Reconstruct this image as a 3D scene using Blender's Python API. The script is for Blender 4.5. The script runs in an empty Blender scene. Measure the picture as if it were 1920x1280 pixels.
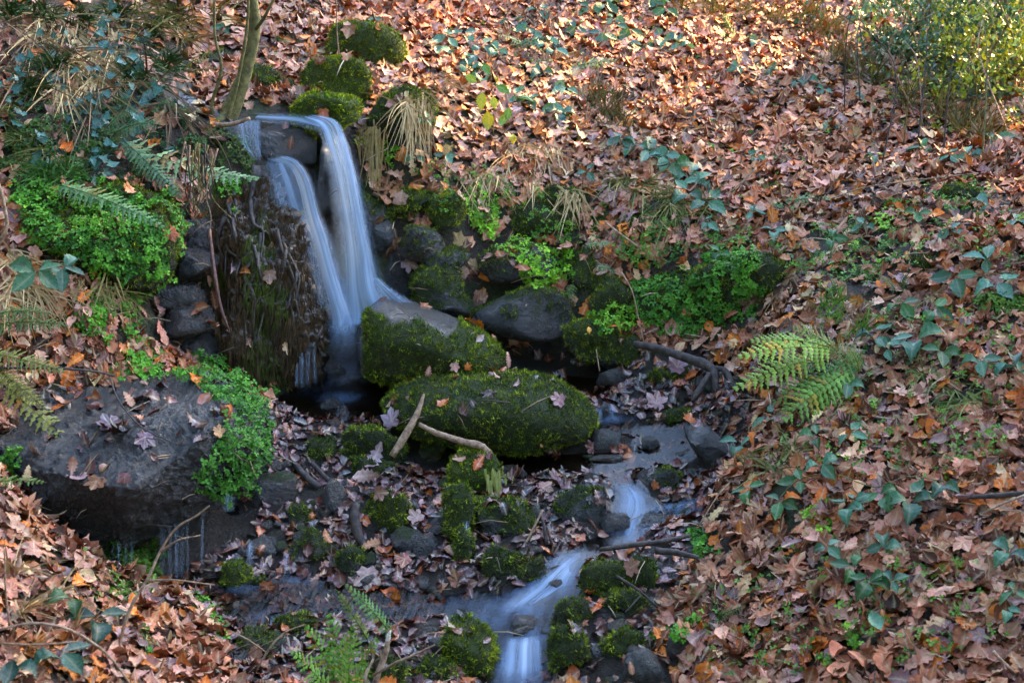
import bpy, math, random
import numpy as np
from mathutils import Vector, Matrix, noise
from mathutils.bvhtree import BVHTree

R = random.Random(7)
NR = np.random.RandomState(11)
SC = bpy.context.scene
COL = SC.collection

# ------------------------------------------------------------------ camera, light, exposure
CAMZ = 2.94
PITCH = math.radians(16.0)
FPX = 2667.0
CAM = np.array([0.0, 0.0, CAMZ])
FWD = np.array([0.0, math.cos(PITCH), -math.sin(PITCH)])
UP = np.array([0.0, math.sin(PITCH), math.cos(PITCH)])
RIGHT = np.array([1.0, 0.0, 0.0])

cam_data = bpy.data.cameras.new('camera')
cam_data.lens = 50.0
cam_data.sensor_width = 36.0
cam_data.clip_start = 0.05
cam_data.clip_end = 400.0
cam_data.dof.use_dof = True
cam_data.dof.focus_distance = 7.3
cam_data.dof.aperture_fstop = 3.2
cam = bpy.data.objects.new('camera', cam_data)
COL.objects.link(cam)
cam.location = CAM.tolist()
cam.rotation_euler = (math.radians(90) - PITCH, 0, 0)
SC.camera = cam

SUN_EL = math.radians(30.0)
SUN_AZ = math.radians(50.0)          # clockwise from +Y (away from the camera) towards +X
SUN_DIR = Vector((math.sin(SUN_AZ) * math.cos(SUN_EL), math.cos(SUN_AZ) * math.cos(SUN_EL), math.sin(SUN_EL)))
world = bpy.data.worlds.new('World')
SC.world = world
world.use_nodes = True
wn = world.node_tree
for n in list(wn.nodes):
    wn.nodes.remove(n)
w_out = wn.nodes.new('ShaderNodeOutputWorld')
w_bg = wn.nodes.new('ShaderNodeBackground')
w_sky = wn.nodes.new('ShaderNodeTexSky')
w_sky.sky_type = 'NISHITA'
w_sky.sun_disc = False
w_sky.sun_elevation = SUN_EL
w_sky.sun_rotation = SUN_AZ
w_sky.air_density = 1.0
w_sky.dust_density = 1.0
w_sky.ozone_density = 1.2
w_bg.inputs['Strength'].default_value = 0.15
wn.links.new(w_sky.outputs[0], w_bg.inputs[0])
wn.links.new(w_bg.outputs[0], w_out.inputs[0])
sun_data = bpy.data.lights.new('sun', 'SUN')
sun_data.energy = 5.0
sun_data.angle = math.radians(2.5)
sun_data.color = (1.0, 0.66, 0.30)
sun = bpy.data.objects.new('sun', sun_data)
COL.objects.link(sun)
sun.rotation_euler = SUN_DIR.to_track_quat('Z', 'Y').to_euler()
sun.location = (6, 12, 10)

SC.view_settings.view_transform = 'Standard'
SC.view_settings.look = 'None'
SC.view_settings.exposure = 3.78
SC.view_settings.gamma = 1.0
SC.view_settings.use_curve_mapping = False
SC.render.engine = 'CYCLES'
SC.cycles.max_bounces = 6
SC.cycles.transparent_max_bounces = 12
SC.cycles.use_denoising = True
SC.cycles.caustics_reflective = False
SC.cycles.caustics_refractive = False


# ------------------------------------------------------------------ geometry of the view
def raydir(u, v):
    d = FWD + RIGHT * ((u - 960.0) / FPX) + UP * ((640.0 - v) / FPX)
    return d


def at(u, v, Y):
    d = raydir(u, v)
    return CAM + d * (Y / d[1])


def project(P):
    P = np.asarray(P, float)
    q = P - CAM
    t = q @ FWD
    t = np.where(np.abs(t) < 1e-6, 1e-6, t)
    return 960.0 + FPX * (q @ RIGHT) / t, 640.0 - FPX * (q @ UP) / t, t


def in_poly(u, v, poly):
    u = np.asarray(u, float)
    v = np.asarray(v, float)
    inside = np.zeros(u.shape, bool)
    n = len(poly)
    for i in range(n):
        x0, y0 = poly[i]
        x1, y1 = poly[(i + 1) % n]
        if y0 == y1:
            continue
        c = ((y0 > v) != (y1 > v)) & (u < (x1 - x0) * (v - y0) / (y1 - y0) + x0)
        inside ^= c
    return inside


def px(Y, p):
    """size in metres of p photo pixels at forward distance Y"""
    return p * Y / FPX * 1.04


# ------------------------------------------------------------------ materials
MATS = {}


def newmat(name):
    m = bpy.data.materials.new(name)
    m.use_nodes = True
    nt = m.node_tree
    b = nt.nodes['Principled BSDF']
    MATS[name] = m
    return m, nt, b


def N(nt, kind, **kw):
    n = nt.nodes.new(kind)
    for k, v in kw.items():
        if k in n.inputs.keys() if hasattr(n.inputs, 'keys') else False:
            n.inputs[k].default_value = v
        else:
            setattr(n, k, v)
    return n


def L(nt, a, b):
    nt.links.new(a, b)


def noise_tex(nt, scale, detail=4.0, rough=0.55, vec=None, dist=0.0):
    n = nt.nodes.new('ShaderNodeTexNoise')
    n.inputs['Scale'].default_value = scale
    n.inputs['Detail'].default_value = detail
    n.inputs['Roughness'].default_value = rough
    n.inputs['Distortion'].default_value = dist
    if vec is not None:
        nt.links.new(vec, n.inputs['Vector'])
    return n


def ramp(nt, fac, stops, interp='LINEAR'):
    r = nt.nodes.new('ShaderNodeValToRGB')
    r.color_ramp.interpolation = interp
    els = r.color_ramp.elements
    while len(els) < len(stops):
        els.new(0.5)
    for e, (p, c) in zip(els, stops):
        e.position = p
        e.color = (c[0], c[1], c[2], 1.0) if len(c) == 3 else c
    nt.links.new(fac, r.inputs[0])
    return r


def mixc(nt, fac, a, b, blend='MIX'):
    m = nt.nodes.new('ShaderNodeMix')
    m.data_type = 'RGBA'
    m.blend_type = blend
    for s, x in ((m.inputs[0], fac), (m.inputs[6], a), (m.inputs[7], b)):
        if isinstance(x, (int, float)):
            s.default_value = x
        elif isinstance(x, (tuple, list)):
            s.default_value = (x[0], x[1], x[2], 1.0)
        else:
            nt.links.new(x, s)
    return m.outputs[2]


def math_n(nt, op, a, b=None, c=None, clamp=False):
    m = nt.nodes.new('ShaderNodeMath')
    m.operation = op
    m.use_clamp = clamp
    for i, x in enumerate((a, b, c)):
        if x is None:
            continue
        if isinstance(x, (int, float)):
            m.inputs[i].default_value = x
        else:
            nt.links.new(x, m.inputs[i])
    return m.outputs[0]


def attr(nt, name):
    a = nt.nodes.new('ShaderNodeAttribute')
    a.attribute_name = name
    return a


def bump(nt, h, strength, dist, bsdf):
    b = nt.nodes.new('ShaderNodeBump')
    b.inputs['Strength'].default_value = strength
    b.inputs['Distance'].default_value = dist
    nt.links.new(h, b.inputs['Height'])
    nt.links.new(b.outputs[0], bsdf.inputs['Normal'])


def geo_pos(nt):
    return nt.nodes.new('ShaderNodeNewGeometry').outputs['Position']


def mat_soil():
    m, nt, b = newmat('forest_soil')
    p = geo_pos(nt)
    n1 = noise_tex(nt, 3.0, 5, 0.6, p)
    n2 = noise_tex(nt, 55.0, 6, 0.7, p)
    c1 = ramp(nt, n2.outputs['Fac'], [(0.3, (0.012, 0.008, 0.005)), (0.55, (0.045, 0.027, 0.016)), (0.75, (0.10, 0.06, 0.038))])
    c2 = ramp(nt, n2.outputs['Fac'], [(0.35, (0.012, 0.016, 0.005)), (0.7, (0.06, 0.065, 0.018))])
    f = ramp(nt, n1.outputs['Fac'], [(0.45, (0, 0, 0)), (0.6, (1, 1, 1))])
    c = mixc(nt, f.outputs[0], c1.outputs[0], c2.outputs[0])
    wet = attr(nt, 'wet')
    c = mixc(nt, math_n(nt, 'MULTIPLY', wet.outputs['Fac'], 0.85), c, (0.012, 0.008, 0.006))
    L(nt, c, b.inputs['Base Color'])
    r = math_n(nt, 'MULTIPLY_ADD', wet.outputs['Fac'], -0.6, 0.9)
    L(nt, r, b.inputs['Roughness'])
    bump(nt, n2.outputs['Fac'], 0.9, 0.03, b)
    return m


def mat_stone():
    """object colour carries: r = how much moss, g = how bright the moss, b = how pale and dry the stone"""
    m, nt, b = newmat('mossy_wet_stone')
    p = geo_pos(nt)
    oi = nt.nodes.new('ShaderNodeObjectInfo')
    sep = nt.nodes.new('ShaderNodeSeparateColor')
    L(nt, oi.outputs['Color'], sep.inputs[0])
    n1 = noise_tex(nt, 5.0, 6, 0.6, p)
    n2 = noise_tex(nt, 38.0, 8, 0.72, p)
    n3 = noise_tex(nt, 170.0, 4, 0.6, p)
    dark = ramp(nt, n2.outputs['Fac'], [(0.30, (0.004, 0.004, 0.004)), (0.48, (0.018, 0.015, 0.013)), (0.60, (0.036, 0.026, 0.020)), (0.74, (0.085, 0.062, 0.046))])
    pale = ramp(nt, n2.outputs['Fac'], [(0.25, (0.04, 0.036, 0.030)), (0.5, (0.11, 0.10, 0.08)), (0.75, (0.22, 0.19, 0.15))])
    stone = mixc(nt, sep.outputs[2], dark.outputs[0], pale.outputs[0])
    brown = ramp(nt, n1.outputs['Fac'], [(0.38, (0.75, 1.05, 1.2)), (0.5, (0.95, 1, 1.05)), (0.66, (1.7, 1.0, 0.55))])
    stone = mixc(nt, 0.6, stone, brown.outputs[0], 'MULTIPLY')
    n4 = noise_tex(nt, 95.0, 5, 0.75, p)
    grit = ramp(nt, n4.outputs['Fac'], [(0.35, (0.45, 0.45, 0.45)), (0.55, (1, 1, 1)), (0.68, (2.3, 2.1, 1.9))])
    stone = mixc(nt, 1.0, stone, grit.outputs[0], 'MULTIPLY')
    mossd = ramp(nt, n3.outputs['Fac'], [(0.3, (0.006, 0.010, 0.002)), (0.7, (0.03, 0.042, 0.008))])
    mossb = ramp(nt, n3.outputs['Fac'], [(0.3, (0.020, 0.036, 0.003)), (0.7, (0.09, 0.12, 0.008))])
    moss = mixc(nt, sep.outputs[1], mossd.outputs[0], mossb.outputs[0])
    g = nt.nodes.new('ShaderNodeNewGeometry')
    sx = nt.nodes.new('ShaderNodeSeparateXYZ')
    L(nt, g.outputs['Normal'], sx.inputs[0])
    a = math_n(nt, 'MULTIPLY_ADD', sx.outputs[2], 0.35, -0.35)
    a = math_n(nt, 'ADD', a, n1.outputs['Fac'])
    thr = math_n(nt, 'MULTIPLY_ADD', sep.outputs[0], -1.1, 0.9)
    a = math_n(nt, 'SUBTRACT', a, thr)
    a = math_n(nt, 'MULTIPLY', a, 8.0, clamp=True)
    mk = attr(nt, 'bare')
    keep = math_n(nt, 'SUBTRACT', 1.0, mk.outputs['Fac'])
    a = math_n(nt, 'MULTIPLY', a, keep)
    c = mixc(nt, a, stone, moss)
    L(nt, c, b.inputs['Base Color'])
    dryr = math_n(nt, 'MULTIPLY_ADD', sep.outputs[2], 0.5, 0.10)
    rr = math_n(nt, 'MULTIPLY_ADD', n2.outputs['Fac'], 0.25, dryr)
    dif = math_n(nt, 'SUBTRACT', 0.95, rr)
    rr = math_n(nt, 'MULTIPLY_ADD', a, dif, rr)
    L(nt, rr, b.inputs['Roughness'])
    wetf = math_n(nt, 'SUBTRACT', 1.0, a)
    dry_ = math_n(nt, 'MULTIPLY_ADD', sep.outputs[2], -2.2, 1.0, clamp=True)
    wetf = math_n(nt, 'MULTIPLY', wetf, dry_)
    L(nt, wetf, b.inputs['Coat Weight'])
    b.inputs['Coat Roughness'].default_value = 0.14
    cb = nt.nodes.new('ShaderNodeBump')
    cb.inputs['Strength'].default_value = 1.0
    cb.inputs['Distance'].default_value = 0.022
    vo_ = nt.nodes.new('ShaderNodeTexVoronoi')
    vo_.inputs['Scale'].default_value = 75.0
    L(nt, p, vo_.inputs['Vector'])
    hh_ = math_n(nt, 'MULTIPLY_ADD', vo_.outputs['Distance'], -0.35, n2.outputs['Fac'])
    L(nt, hh_, cb.inputs['Height'])
    L(nt, cb.outputs[0], b.inputs['Coat Normal'])
    h = math_n(nt, 'MULTIPLY_ADD', n3.outputs['Fac'], 0.35, n2.outputs['Fac'])
    bump(nt, h, 1.0, 0.035, b)
    return m


def mat_leaf(name, rough, spec=0.35, transl=0.0, darkmul=1.0, nscale=70.0, coat=0.0):
    """colour comes from the leaf itself (vertex attribute times object colour), veins and blotches from noise"""
    m, nt, b = newmat(name)
    col = attr(nt, 'col')
    oi = nt.nodes.new('ShaderNodeObjectInfo')
    c = mixc(nt, 1.0, col.outputs['Color'], oi.outputs['Color'], 'MULTIPLY')
    n1 = noise_tex(nt, nscale, 4, 0.6, geo_pos(nt))
    r = ramp(nt, n1.outputs['Fac'], [(0.25, (0.5 * darkmul,) * 3), (0.5, (0.95 * darkmul,) * 3), (0.8, (1.25 * darkmul,) * 3)])
    c = mixc(nt, 1.0, c, r.outputs[0], 'MULTIPLY')
    vein = attr(nt, 'vein')
    vf = math_n(nt, 'POWER', vein.outputs['Fac'], 6.0)
    vf = math_n(nt, 'MULTIPLY', vf, 0.35)
    c = mixc(nt, vf, c, (0.75 * darkmul, 0.62 * darkmul, 0.36 * darkmul))
    L(nt, c, b.inputs['Base Color'])
    b.inputs['Roughness'].default_value = rough
    b.inputs['Specular IOR Level'].default_value = spec
    if coat:
        b.inputs['Coat Weight'].default_value = coat
        b.inputs['Coat Roughness'].default_value = 0.25
    bump(nt, n1.outputs['Fac'], 0.5, 0.006, b)
    if transl > 0:
        t = nt.nodes.new('ShaderNodeBsdfTranslucent')
        L(nt, c, t.inputs[0])
        mx = nt.nodes.new('ShaderNodeMixShader')
        mx.inputs[0].default_value = transl
        L(nt, b.outputs[0], mx.inputs[1])
        L(nt, t.outputs[0], mx.inputs[2])
        L(nt, mx.outputs[0], nt.nodes['Material Output'].inputs[0])
    return m


def mat_bark(name, c0, c1, c2, scale=30.0, rough=0.8):
    m, nt, b = newmat(name)
    n1 = noise_tex(nt, scale, 6, 0.65, geo_pos(nt))
    r = ramp(nt, n1.outputs['Fac'], [(0.3, c0), (0.5, c1), (0.72, c2)])
    L(nt, r.outputs[0], b.inputs['Base Color'])
    b.inputs['Roughness'].default_value = rough
    bump(nt, n1.outputs['Fac'], 0.8, 0.01, b)
    return m


def mat_pool():
    m, nt, b = newmat('stream_water')
    uv = attr(nt, 'flow')
    mp = nt.nodes.new('ShaderNodeMapping')
    mp.inputs['Scale'].default_value = (0.9, 6.5, 1.0)
    L(nt, uv.outputs['Vector'], mp.inputs[0])
    n1 = noise_tex(nt, 3.0, 5, 0.6, mp.outputs[0], 0.4)
    foam = attr(nt, 'foam')
    f = ramp(nt, n1.outputs['Fac'], [(0.30, (0.12,) * 3), (0.70, (1, 1, 1))])
    a = math_n(nt, 'MULTIPLY', foam.outputs['Fac'], f.outputs[0], clamp=True)
    b.inputs['Base Color'].default_value = (0.22, 0.33, 0.52, 1)
    b.inputs['Roughness'].default_value = 0.45
    g = nt.nodes.new('ShaderNodeBsdfGlossy')
    g.inputs['Roughness'].default_value = 0.10
    g.inputs['Color'].default_value = (1, 1, 1, 1)
    tr = nt.nodes.new('ShaderNodeBsdfTransparent')
    tr.inputs[0].default_value = (0.55, 0.46, 0.36, 1)
    fr = nt.nodes.new('ShaderNodeFresnel')
    fr.inputs['IOR'].default_value = 1.33
    bp = nt.nodes.new('ShaderNodeBump')
    bp.inputs['Strength'].default_value = 0.35
    bp.inputs['Distance'].default_value = 0.02
    L(nt, n1.outputs['Fac'], bp.inputs['Height'])
    L(nt, bp.outputs[0], g.inputs['Normal'])
    L(nt, bp.outputs[0], fr.inputs['Normal'])
    frm = math_n(nt, 'MULTIPLY_ADD', fr.outputs[0], 0.6, 0.0, clamp=True)
    m1 = nt.nodes.new('ShaderNodeMixShader')
    L(nt, frm, m1.inputs[0])
    L(nt, tr.outputs[0], m1.inputs[1])
    L(nt, g.outputs[0], m1.inputs[2])
    m2 = nt.nodes.new('ShaderNodeMixShader')
    L(nt, a, m2.inputs[0])
    L(nt, m1.outputs[0], m2.inputs[1])
    L(nt, b.outputs[0], m2.inputs[2])
    L(nt, m2.outputs[0], nt.nodes['Material Output'].inputs[0])
    return m


def mat_fall():
    """silky falling water: long streaks along the drop, thinner towards its edges"""
    m, nt, b = newmat('falling_water')
    uv = attr(nt, 'flow')
    mp = nt.nodes.new('ShaderNodeMapping')
    mp.inputs['Scale'].default_value = (0.3, 4.0, 1.0)
    L(nt, uv.outputs['Vector'], mp.inputs[0])
    n1 = noise_tex(nt, 1.6, 4, 0.55, mp.outputs[0], 0.15)
    mp2 = nt.nodes.new('ShaderNodeMapping')
    mp2.inputs['Scale'].default_value = (0.4, 13.0, 1.0)
    L(nt, uv.outputs['Vector'], mp2.inputs[0])
    n2 = noise_tex(nt, 1.6, 3, 0.5, mp2.outputs[0], 0.1)
    foam = attr(nt, 'foam')
    s1 = ramp(nt, n1.outputs['Fac'], [(0.30, (0.14,) * 3), (0.66, (1, 1, 1))])
    s2 = ramp(nt, n2.outputs['Fac'], [(0.25, (0.85,) * 3), (0.75, (1, 1, 1))])
    a = math_n(nt, 'MULTIPLY', s1.outputs[0], s2.outputs[0])
    a = math_n(nt, 'MULTIPLY', a, foam.outputs['Fac'], clamp=True)
    b.inputs['Base Color'].default_value = (0.42, 0.56, 0.76, 1)
    b.inputs['Roughness'].default_value = 0.4
    tl = nt.nodes.new('ShaderNodeBsdfTranslucent')
    tl.inputs[0].default_value = (0.45, 0.56, 0.70, 1)
    mb = nt.nodes.new('ShaderNodeMixShader')
    mb.inputs[0].default_value = 0.35
    L(nt, b.outputs[0], mb.inputs[1])
    L(nt, tl.outputs[0], mb.inputs[2])
    tr = nt.nodes.new('ShaderNodeBsdfTransparent')
    mx = nt.nodes.new('ShaderNodeMixShader')
    L(nt, a, mx.inputs[0])
    L(nt, tr.outputs[0], mx.inputs[1])
    L(nt, mb.outputs[0], mx.inputs[2])
    L(nt, mx.outputs[0], nt.nodes['Material Output'].inputs[0])
    return m


mat_soil()
mat_stone()
mat_leaf('dry_fallen_leaf', 0.7, 0.2)
mat_leaf('wet_fallen_leaf', 0.32, 0.5, coat=0.2)
mat_leaf('green_leaf', 0.42, 0.32, transl=0.18, nscale=90)
mat_leaf('fern_green', 0.55, 0.3, transl=0.2, nscale=60)
mat_leaf('cress_green', 0.5, 0.2, transl=0.15, nscale=40)
mat_leaf('moss_blade', 0.9, 0.1, nscale=14)
mat_leaf('dry_straw', 0.7, 0.3, nscale=30)
mat_bark('olive_bark', (0.04, 0.038, 0.012), (0.12, 0.105, 0.03), (0.24, 0.20, 0.06))
mat_bark('dark_twig', (0.012, 0.009, 0.008), (0.04, 0.028, 0.022), (0.10, 0.07, 0.055))
mat_bark('pale_dead_wood', (0.10, 0.055, 0.03), (0.28, 0.17, 0.10), (0.48, 0.33, 0.21), 45)
mat_bark('broken_wood', (0.5, 0.42, 0.3), (0.7, 0.62, 0.5), (0.8, 0.74, 0.62), 45)
mat_bark('red_root', (0.03, 0.012, 0.01), (0.10, 0.035, 0.03), (0.20, 0.09, 0.07), 60, 0.35)
mat_bark('peat', (0.005, 0.004, 0.003), (0.030, 0.019, 0.011), (0.10, 0.062, 0.034), 44, 0.40)
mat_pool()
mat_fall()

# ------------------------------------------------------------------ mesh helpers


def tag(o, label=None, cat=None, group=None, kind=None):
    if label:
        o['label'] = label
    if cat:
        o['category'] = cat
    if group:
        o['group'] = group
    if kind:
        o['kind'] = kind
    return o


def mesh_np(name, V, F, mat, attrs=None, smooth=True):
    """V (n,3); F (m,3) or (m,4) int array; attrs: name -> (n,) floats, (n,3) vectors or (n,4) colours"""
    V = np.ascontiguousarray(V, dtype=np.float32)
    F = np.ascontiguousarray(F, dtype=np.int32)
    me = bpy.data.meshes.new(name)
    me.vertices.add(len(V))
    me.vertices.foreach_set('co', V.ravel())
    k = F.shape[1]
    me.loops.add(F.size)
    me.loops.foreach_set('vertex_index', F.ravel())
    me.polygons.add(len(F))
    me.polygons.foreach_set('loop_start', np.arange(0, F.size, k, dtype=np.int32))
    if smooth:
        me.polygons.foreach_set('use_smooth', np.ones(len(F), bool))
    me.update(calc_edges=True)
    for an, arr in (attrs or {}).items():
        arr = np.asarray(arr, dtype=np.float32)
        if arr.ndim == 1:
            me.attributes.new(an, 'FLOAT', 'POINT').data.foreach_set('value', arr)
        elif arr.shape[1] == 3:
            me.attributes.new(an, 'FLOAT_VECTOR', 'POINT').data.foreach_set('vector', arr.ravel())
        else:
            me.attributes.new(an, 'FLOAT_COLOR', 'POINT').data.foreach_set('color', arr.ravel())
    if mat:
        me.materials.append(MATS[mat])
    return me


def link(name, me, parent=None, loc=None):
    o = bpy.data.objects.new(name, me)
    COL.objects.link(o)
    if parent is not None:
        o.parent = parent
    if loc is not None:
        o.location = loc
    return o


def empty(name, loc):
    o = bpy.data.objects.new(name, None)
    o.empty_display_size = 0.05
    COL.objects.link(o)
    o.location = [float(c) for c in loc]
    return o


class Soup:
    """many small copies of prototype shapes gathered into one mesh"""

    def __init__(s):
        s.V, s.F, s.C, s.E, s.n = [], [], [], [], 0

    def add(s, V, F, col, vein=None):
        V = np.asarray(V, float)
        s.V.append(V)
        s.F.append(np.asarray(F) + s.n)
        c = np.ones((len(V), 4))
        c[:, :3] = col
        s.C.append(c)
        s.E.append(np.zeros(len(V)) if vein is None else vein)
        s.n += len(V)

    def batch(s, proto, M, T, cols):
        """proto (V,F,vein); M (n,3,3) rotation*scale; T (n,3); cols (n,3)"""
        V, F, vein = proto
        n = len(T)
        if n == 0:
            return
        k = len(V)
        P = np.einsum('nij,kj->nki', M, V) + T[:, None, :]
        s.V.append(P.reshape(-1, 3))
        s.F.append((F[None] + (np.arange(n) * k)[:, None, None]).reshape(-1, 3) + s.n)
        c = np.ones((n, k, 4))
        c[:, :, :3] = cols[:, None, :]
        s.C.append(c.reshape(-1, 4))
        s.E.append(np.tile(vein, n))
        s.n += n * k

    def mesh(s, name, mat, origin=(0, 0, 0), smooth=True):
        if not s.V:
            return None
        return mesh_np(name, np.concatenate(s.V) - np.asarray(origin), np.concatenate(s.F), mat,
                       {'col': np.concatenate(s.C), 'vein': np.concatenate(s.E)}, smooth)


def frames(Nrm, yaw, tilt, scale):
    """rotation matrices whose z is the normal tilted at random; yaw about it"""
    n = len(Nrm)
    z = Nrm + NR.normal(0, 1, (n, 3)) * tilt[:, None]
    z /= np.linalg.norm(z, axis=1)[:, None] + 1e-9
    a = np.stack([np.cos(yaw), np.sin(yaw), np.zeros(n)], 1)
    x = a - z * np.sum(a * z, 1)[:, None]
    x /= np.linalg.norm(x, axis=1)[:, None] + 1e-9
    y = np.cross(z, x)
    return np.stack([x, y, z], 2) * scale[:, None, None]


def tube_arrays(pts, radii, sides=6, wob=0.0, rnd=R):
    pts = [np.asarray(p, float) for p in pts]
    V, F = [], []
    n = len(pts)
    prev = None
    for i, p in enumerate(pts):
        t = pts[min(i + 1, n - 1)] - pts[max(i - 1, 0)]
        t = t / (np.linalg.norm(t) + 1e-9)
        if prev is None:
            a = np.array([0, 0, 1.0]) if abs(t[2]) < 0.9 else np.array([1.0, 0, 0])
            s = np.cross(t, a)
        else:
            s = prev - t * np.dot(prev, t)
        s = s / (np.linalg.norm(s) + 1e-9)
        prev = s
        b = np.cross(t, s)
        for k in range(sides):
            an = 2 * math.pi * k / sides
            rr = radii[i] * (1 + wob * (rnd.random() - 0.5) * 2)
            V.append(p + (s * math.cos(an) + b * math.sin(an)) * rr)
    for i in range(n - 1):
        for k in range(sides):
            a, b2 = i * sides + k, i * sides + (k + 1) % sides
            c, d = a + sides, b2 + sides
            F.append((a, b2, d))
            F.append((a, d, c))
    c0, c1 = len(V), len(V) + 1
    V.append(pts[0])
    V.append(pts[-1])
    for k in range(sides):
        F.append((c0, (k + 1) % sides, k))
        F.append((c1, (n - 1) * sides + k, (n - 1) * sides + (k + 1) % sides))
    return np.array(V), np.array(F)


def smooth_path(pts, step=4):
    """Catmull-Rom through the points"""
    P = [np.asarray(p, float) for p in pts]
    P = [2 * P[0] - P[1]] + P + [2 * P[-1] - P[-2]]
    out = []
    for i in range(1, len(P) - 2):
        for k in range(step):
            t = k / step
            a, b, c, d = P[i - 1], P[i], P[i + 1], P[i + 2]
            out.append(0.5 * ((2 * b) + (-a + c) * t + (2 * a - 5 * b + 4 * c - d) * t * t + (-a + 3 * b - 3 * c + d) * t ** 3))
    out.append(P[-2])
    return out


# ------------------------------------------------------------------ terrain
CTRL_UVY = [
    (980, 1279, 5.25), (1000, 1150, 5.6), (1040, 1040, 6.0), (1200, 950, 6.45), (1200, 900, 6.7), (1050, 850, 6.95),
    (1200, 790, 7.25), (1150, 700, 7.75), (640, 740, 7.4), (600, 850, 6.9), (600, 1000, 6.3), (450, 1080, 6.0),
    (700, 1120, 5.85), (750, 1200, 5.5), (450, 1180, 5.6), (650, 1279, 5.15), (300, 1070, 6.1), (850, 1120, 5.8),
    (900, 950, 6.45), (760, 950, 6.45), (1130, 1060, 5.9),
    (0, 1279, 4.5), (200, 1279, 4.75), (350, 1279, 5.0), (0, 1150, 4.9), (0, 1000, 5.4), (150, 1050, 5.5),
    (250, 1130, 5.5), (400, 1250, 5.2), (40, 950, 5.7), (0, 900, 6.0), (0, 800, 6.3), (0, 700, 6.6),
    (100, 620, 6.9), (250, 690, 7.0), (400, 720, 7.05),
    (340, 650, 7.45), (450, 720, 7.6), (580, 720, 7.65), (520, 740, 7.5),
    (330, 330, 7.75), (430, 300, 7.95), (430, 215, 8.1), (480, 215, 8.25), (600, 205, 8.35),
    (150, 550, 7.0), (0, 500, 7.0), (150, 400, 7.3), (0, 300, 7.5), (200, 200, 8.0), (0, 100, 8.1), (300, 100, 8.8),
    (0, 0, 8.5), (300, 0, 9.5), (200, 300, 7.65), (400, 180, 8.6), (370, 130, 9.0),
    (560, 180, 8.8), (700, 130, 9.2), (640, 30, 10.3), (700, 0, 10.8),
    (760, 230, 8.5), (700, 300, 8.5), (740, 420, 8.35), (760, 560, 8.15), (680, 640, 7.85), (640, 660, 7.8),
    (900, 600, 8.15), (1000, 650, 8.15), (1150, 680, 8.0), (1300, 650, 7.8), (1400, 700, 7.4), (1400, 800, 6.9),
    (1380, 880, 6.55), (1330, 950, 6.25), (1300, 1050, 5.85), (1250, 1150, 5.5), (1270, 1279, 5.1),
    (850, 350, 8.55), (1000, 400, 8.5), (1200, 430, 8.3), (1400, 480, 7.95), (1200, 500, 8.2), (1200, 620, 7.95),
    (1000, 500, 8.35), (1500, 540, 7.3), (1450, 620, 7.1), (1500, 750, 6.5), (1500, 850, 6.1), (1500, 950, 5.8),
    (1500, 1100, 5.4), (1500, 1279, 4.95), (1700, 600, 6.9), (1700, 750, 6.3), (1700, 900, 5.8), (1700, 1100, 5.25),
    (1700, 1279, 4.8), (1900, 600, 6.6), (1900, 450, 7.1), (1900, 800, 5.9), (1900, 1000, 5.3), (1900, 1279, 4.65),
    (1700, 450, 7.6), (1650, 330, 8.6), (900, 250, 9.0), (900, 100, 10.0), (1100, 300, 8.9), (1100, 150, 9.9),
    (1100, 0, 11.2), (1350, 330, 8.8), (1350, 200, 9.8), (1350, 100, 10.6), (1350, 0, 11.6), (1600, 250, 9.5),
    (1600, 100, 11.0), (1600, 0, 12.0), (1850, 300, 8.6), (1850, 200, 9.6), (1850, 60, 11.4), (1920, 0, 12.2),
]
CTRL_XYZ = [(-4, 14, 4.3), (0, 14, 3.9), (4, 15, 3.3), (8, 15, 3.4), (-8, 25, 6.5), (0, 25, 4.6), (8, 25, 4.2), (-6, 7, 3.6),
            (-5, 5, 1.9), (-8, 9, 5.5), (4.5, 5, 1.2), (6, 8, 2.6), (5, 11, 2.5), (0, 3, -0.15), (-2, 3, 0.35), (2, 3, 0.4),
            (0, 0, 1.2), (-4, 0, 1.6), (4, 0, 1.6), (-30, 0, 8), (30, 0, 6), (0, -30, 4), (-40, 40, 11), (40, 40, 6),
            (0, 60, 7), (-60, -60, 10), (60, -60, 8), (-60, 60, 14), (60, 60, 8), (-1.9, 6.45, 0.25), (-1.4, 6.5, 0.3),
            (-1.9, 6.0, 0.12)]
cp = np.array([at(*c) for c in CTRL_UVY] + [np.array(c, float) for c in CTRL_XYZ])


class RBF:
    def __init__(s, P, Z, smooth=0.004):
        s.P = P
        n = len(P)
        D = np.linalg.norm(P[:, None] - P[None], axis=2)
        K = np.sqrt(D * D + 0.02 ** 2)
        A = np.zeros((n + 3, n + 3))
        A[:n, :n] = K - np.eye(n) * smooth * 4
        A[:n, n] = 1
        A[:n, n + 1:] = P
        A[n, :n] = 1
        A[n + 1:, :n] = P.T
        b = np.zeros(n + 3)
        b[:n] = Z
        s.w = np.linalg.solve(A, b)

    def __call__(s, X, Y):
        X = np.asarray(X, float)
        sh = X.shape
        Q = np.stack([X.ravel(), np.asarray(Y, float).ravel()], 1)
        out = np.empty(len(Q))
        for i in range(0, len(Q), 20000):
            q = Q[i:i + 20000]
            D = np.linalg.norm(q[:, None] - s.P[None], axis=2)
            out[i:i + 20000] = np.sqrt(D * D + 0.02 ** 2) @ s.w[:-3] + s.w[-3] + q @ s.w[-2:]
        return out.reshape(sh)


H0 = RBF(cp[:, :2], cp[:, 2])

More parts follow.
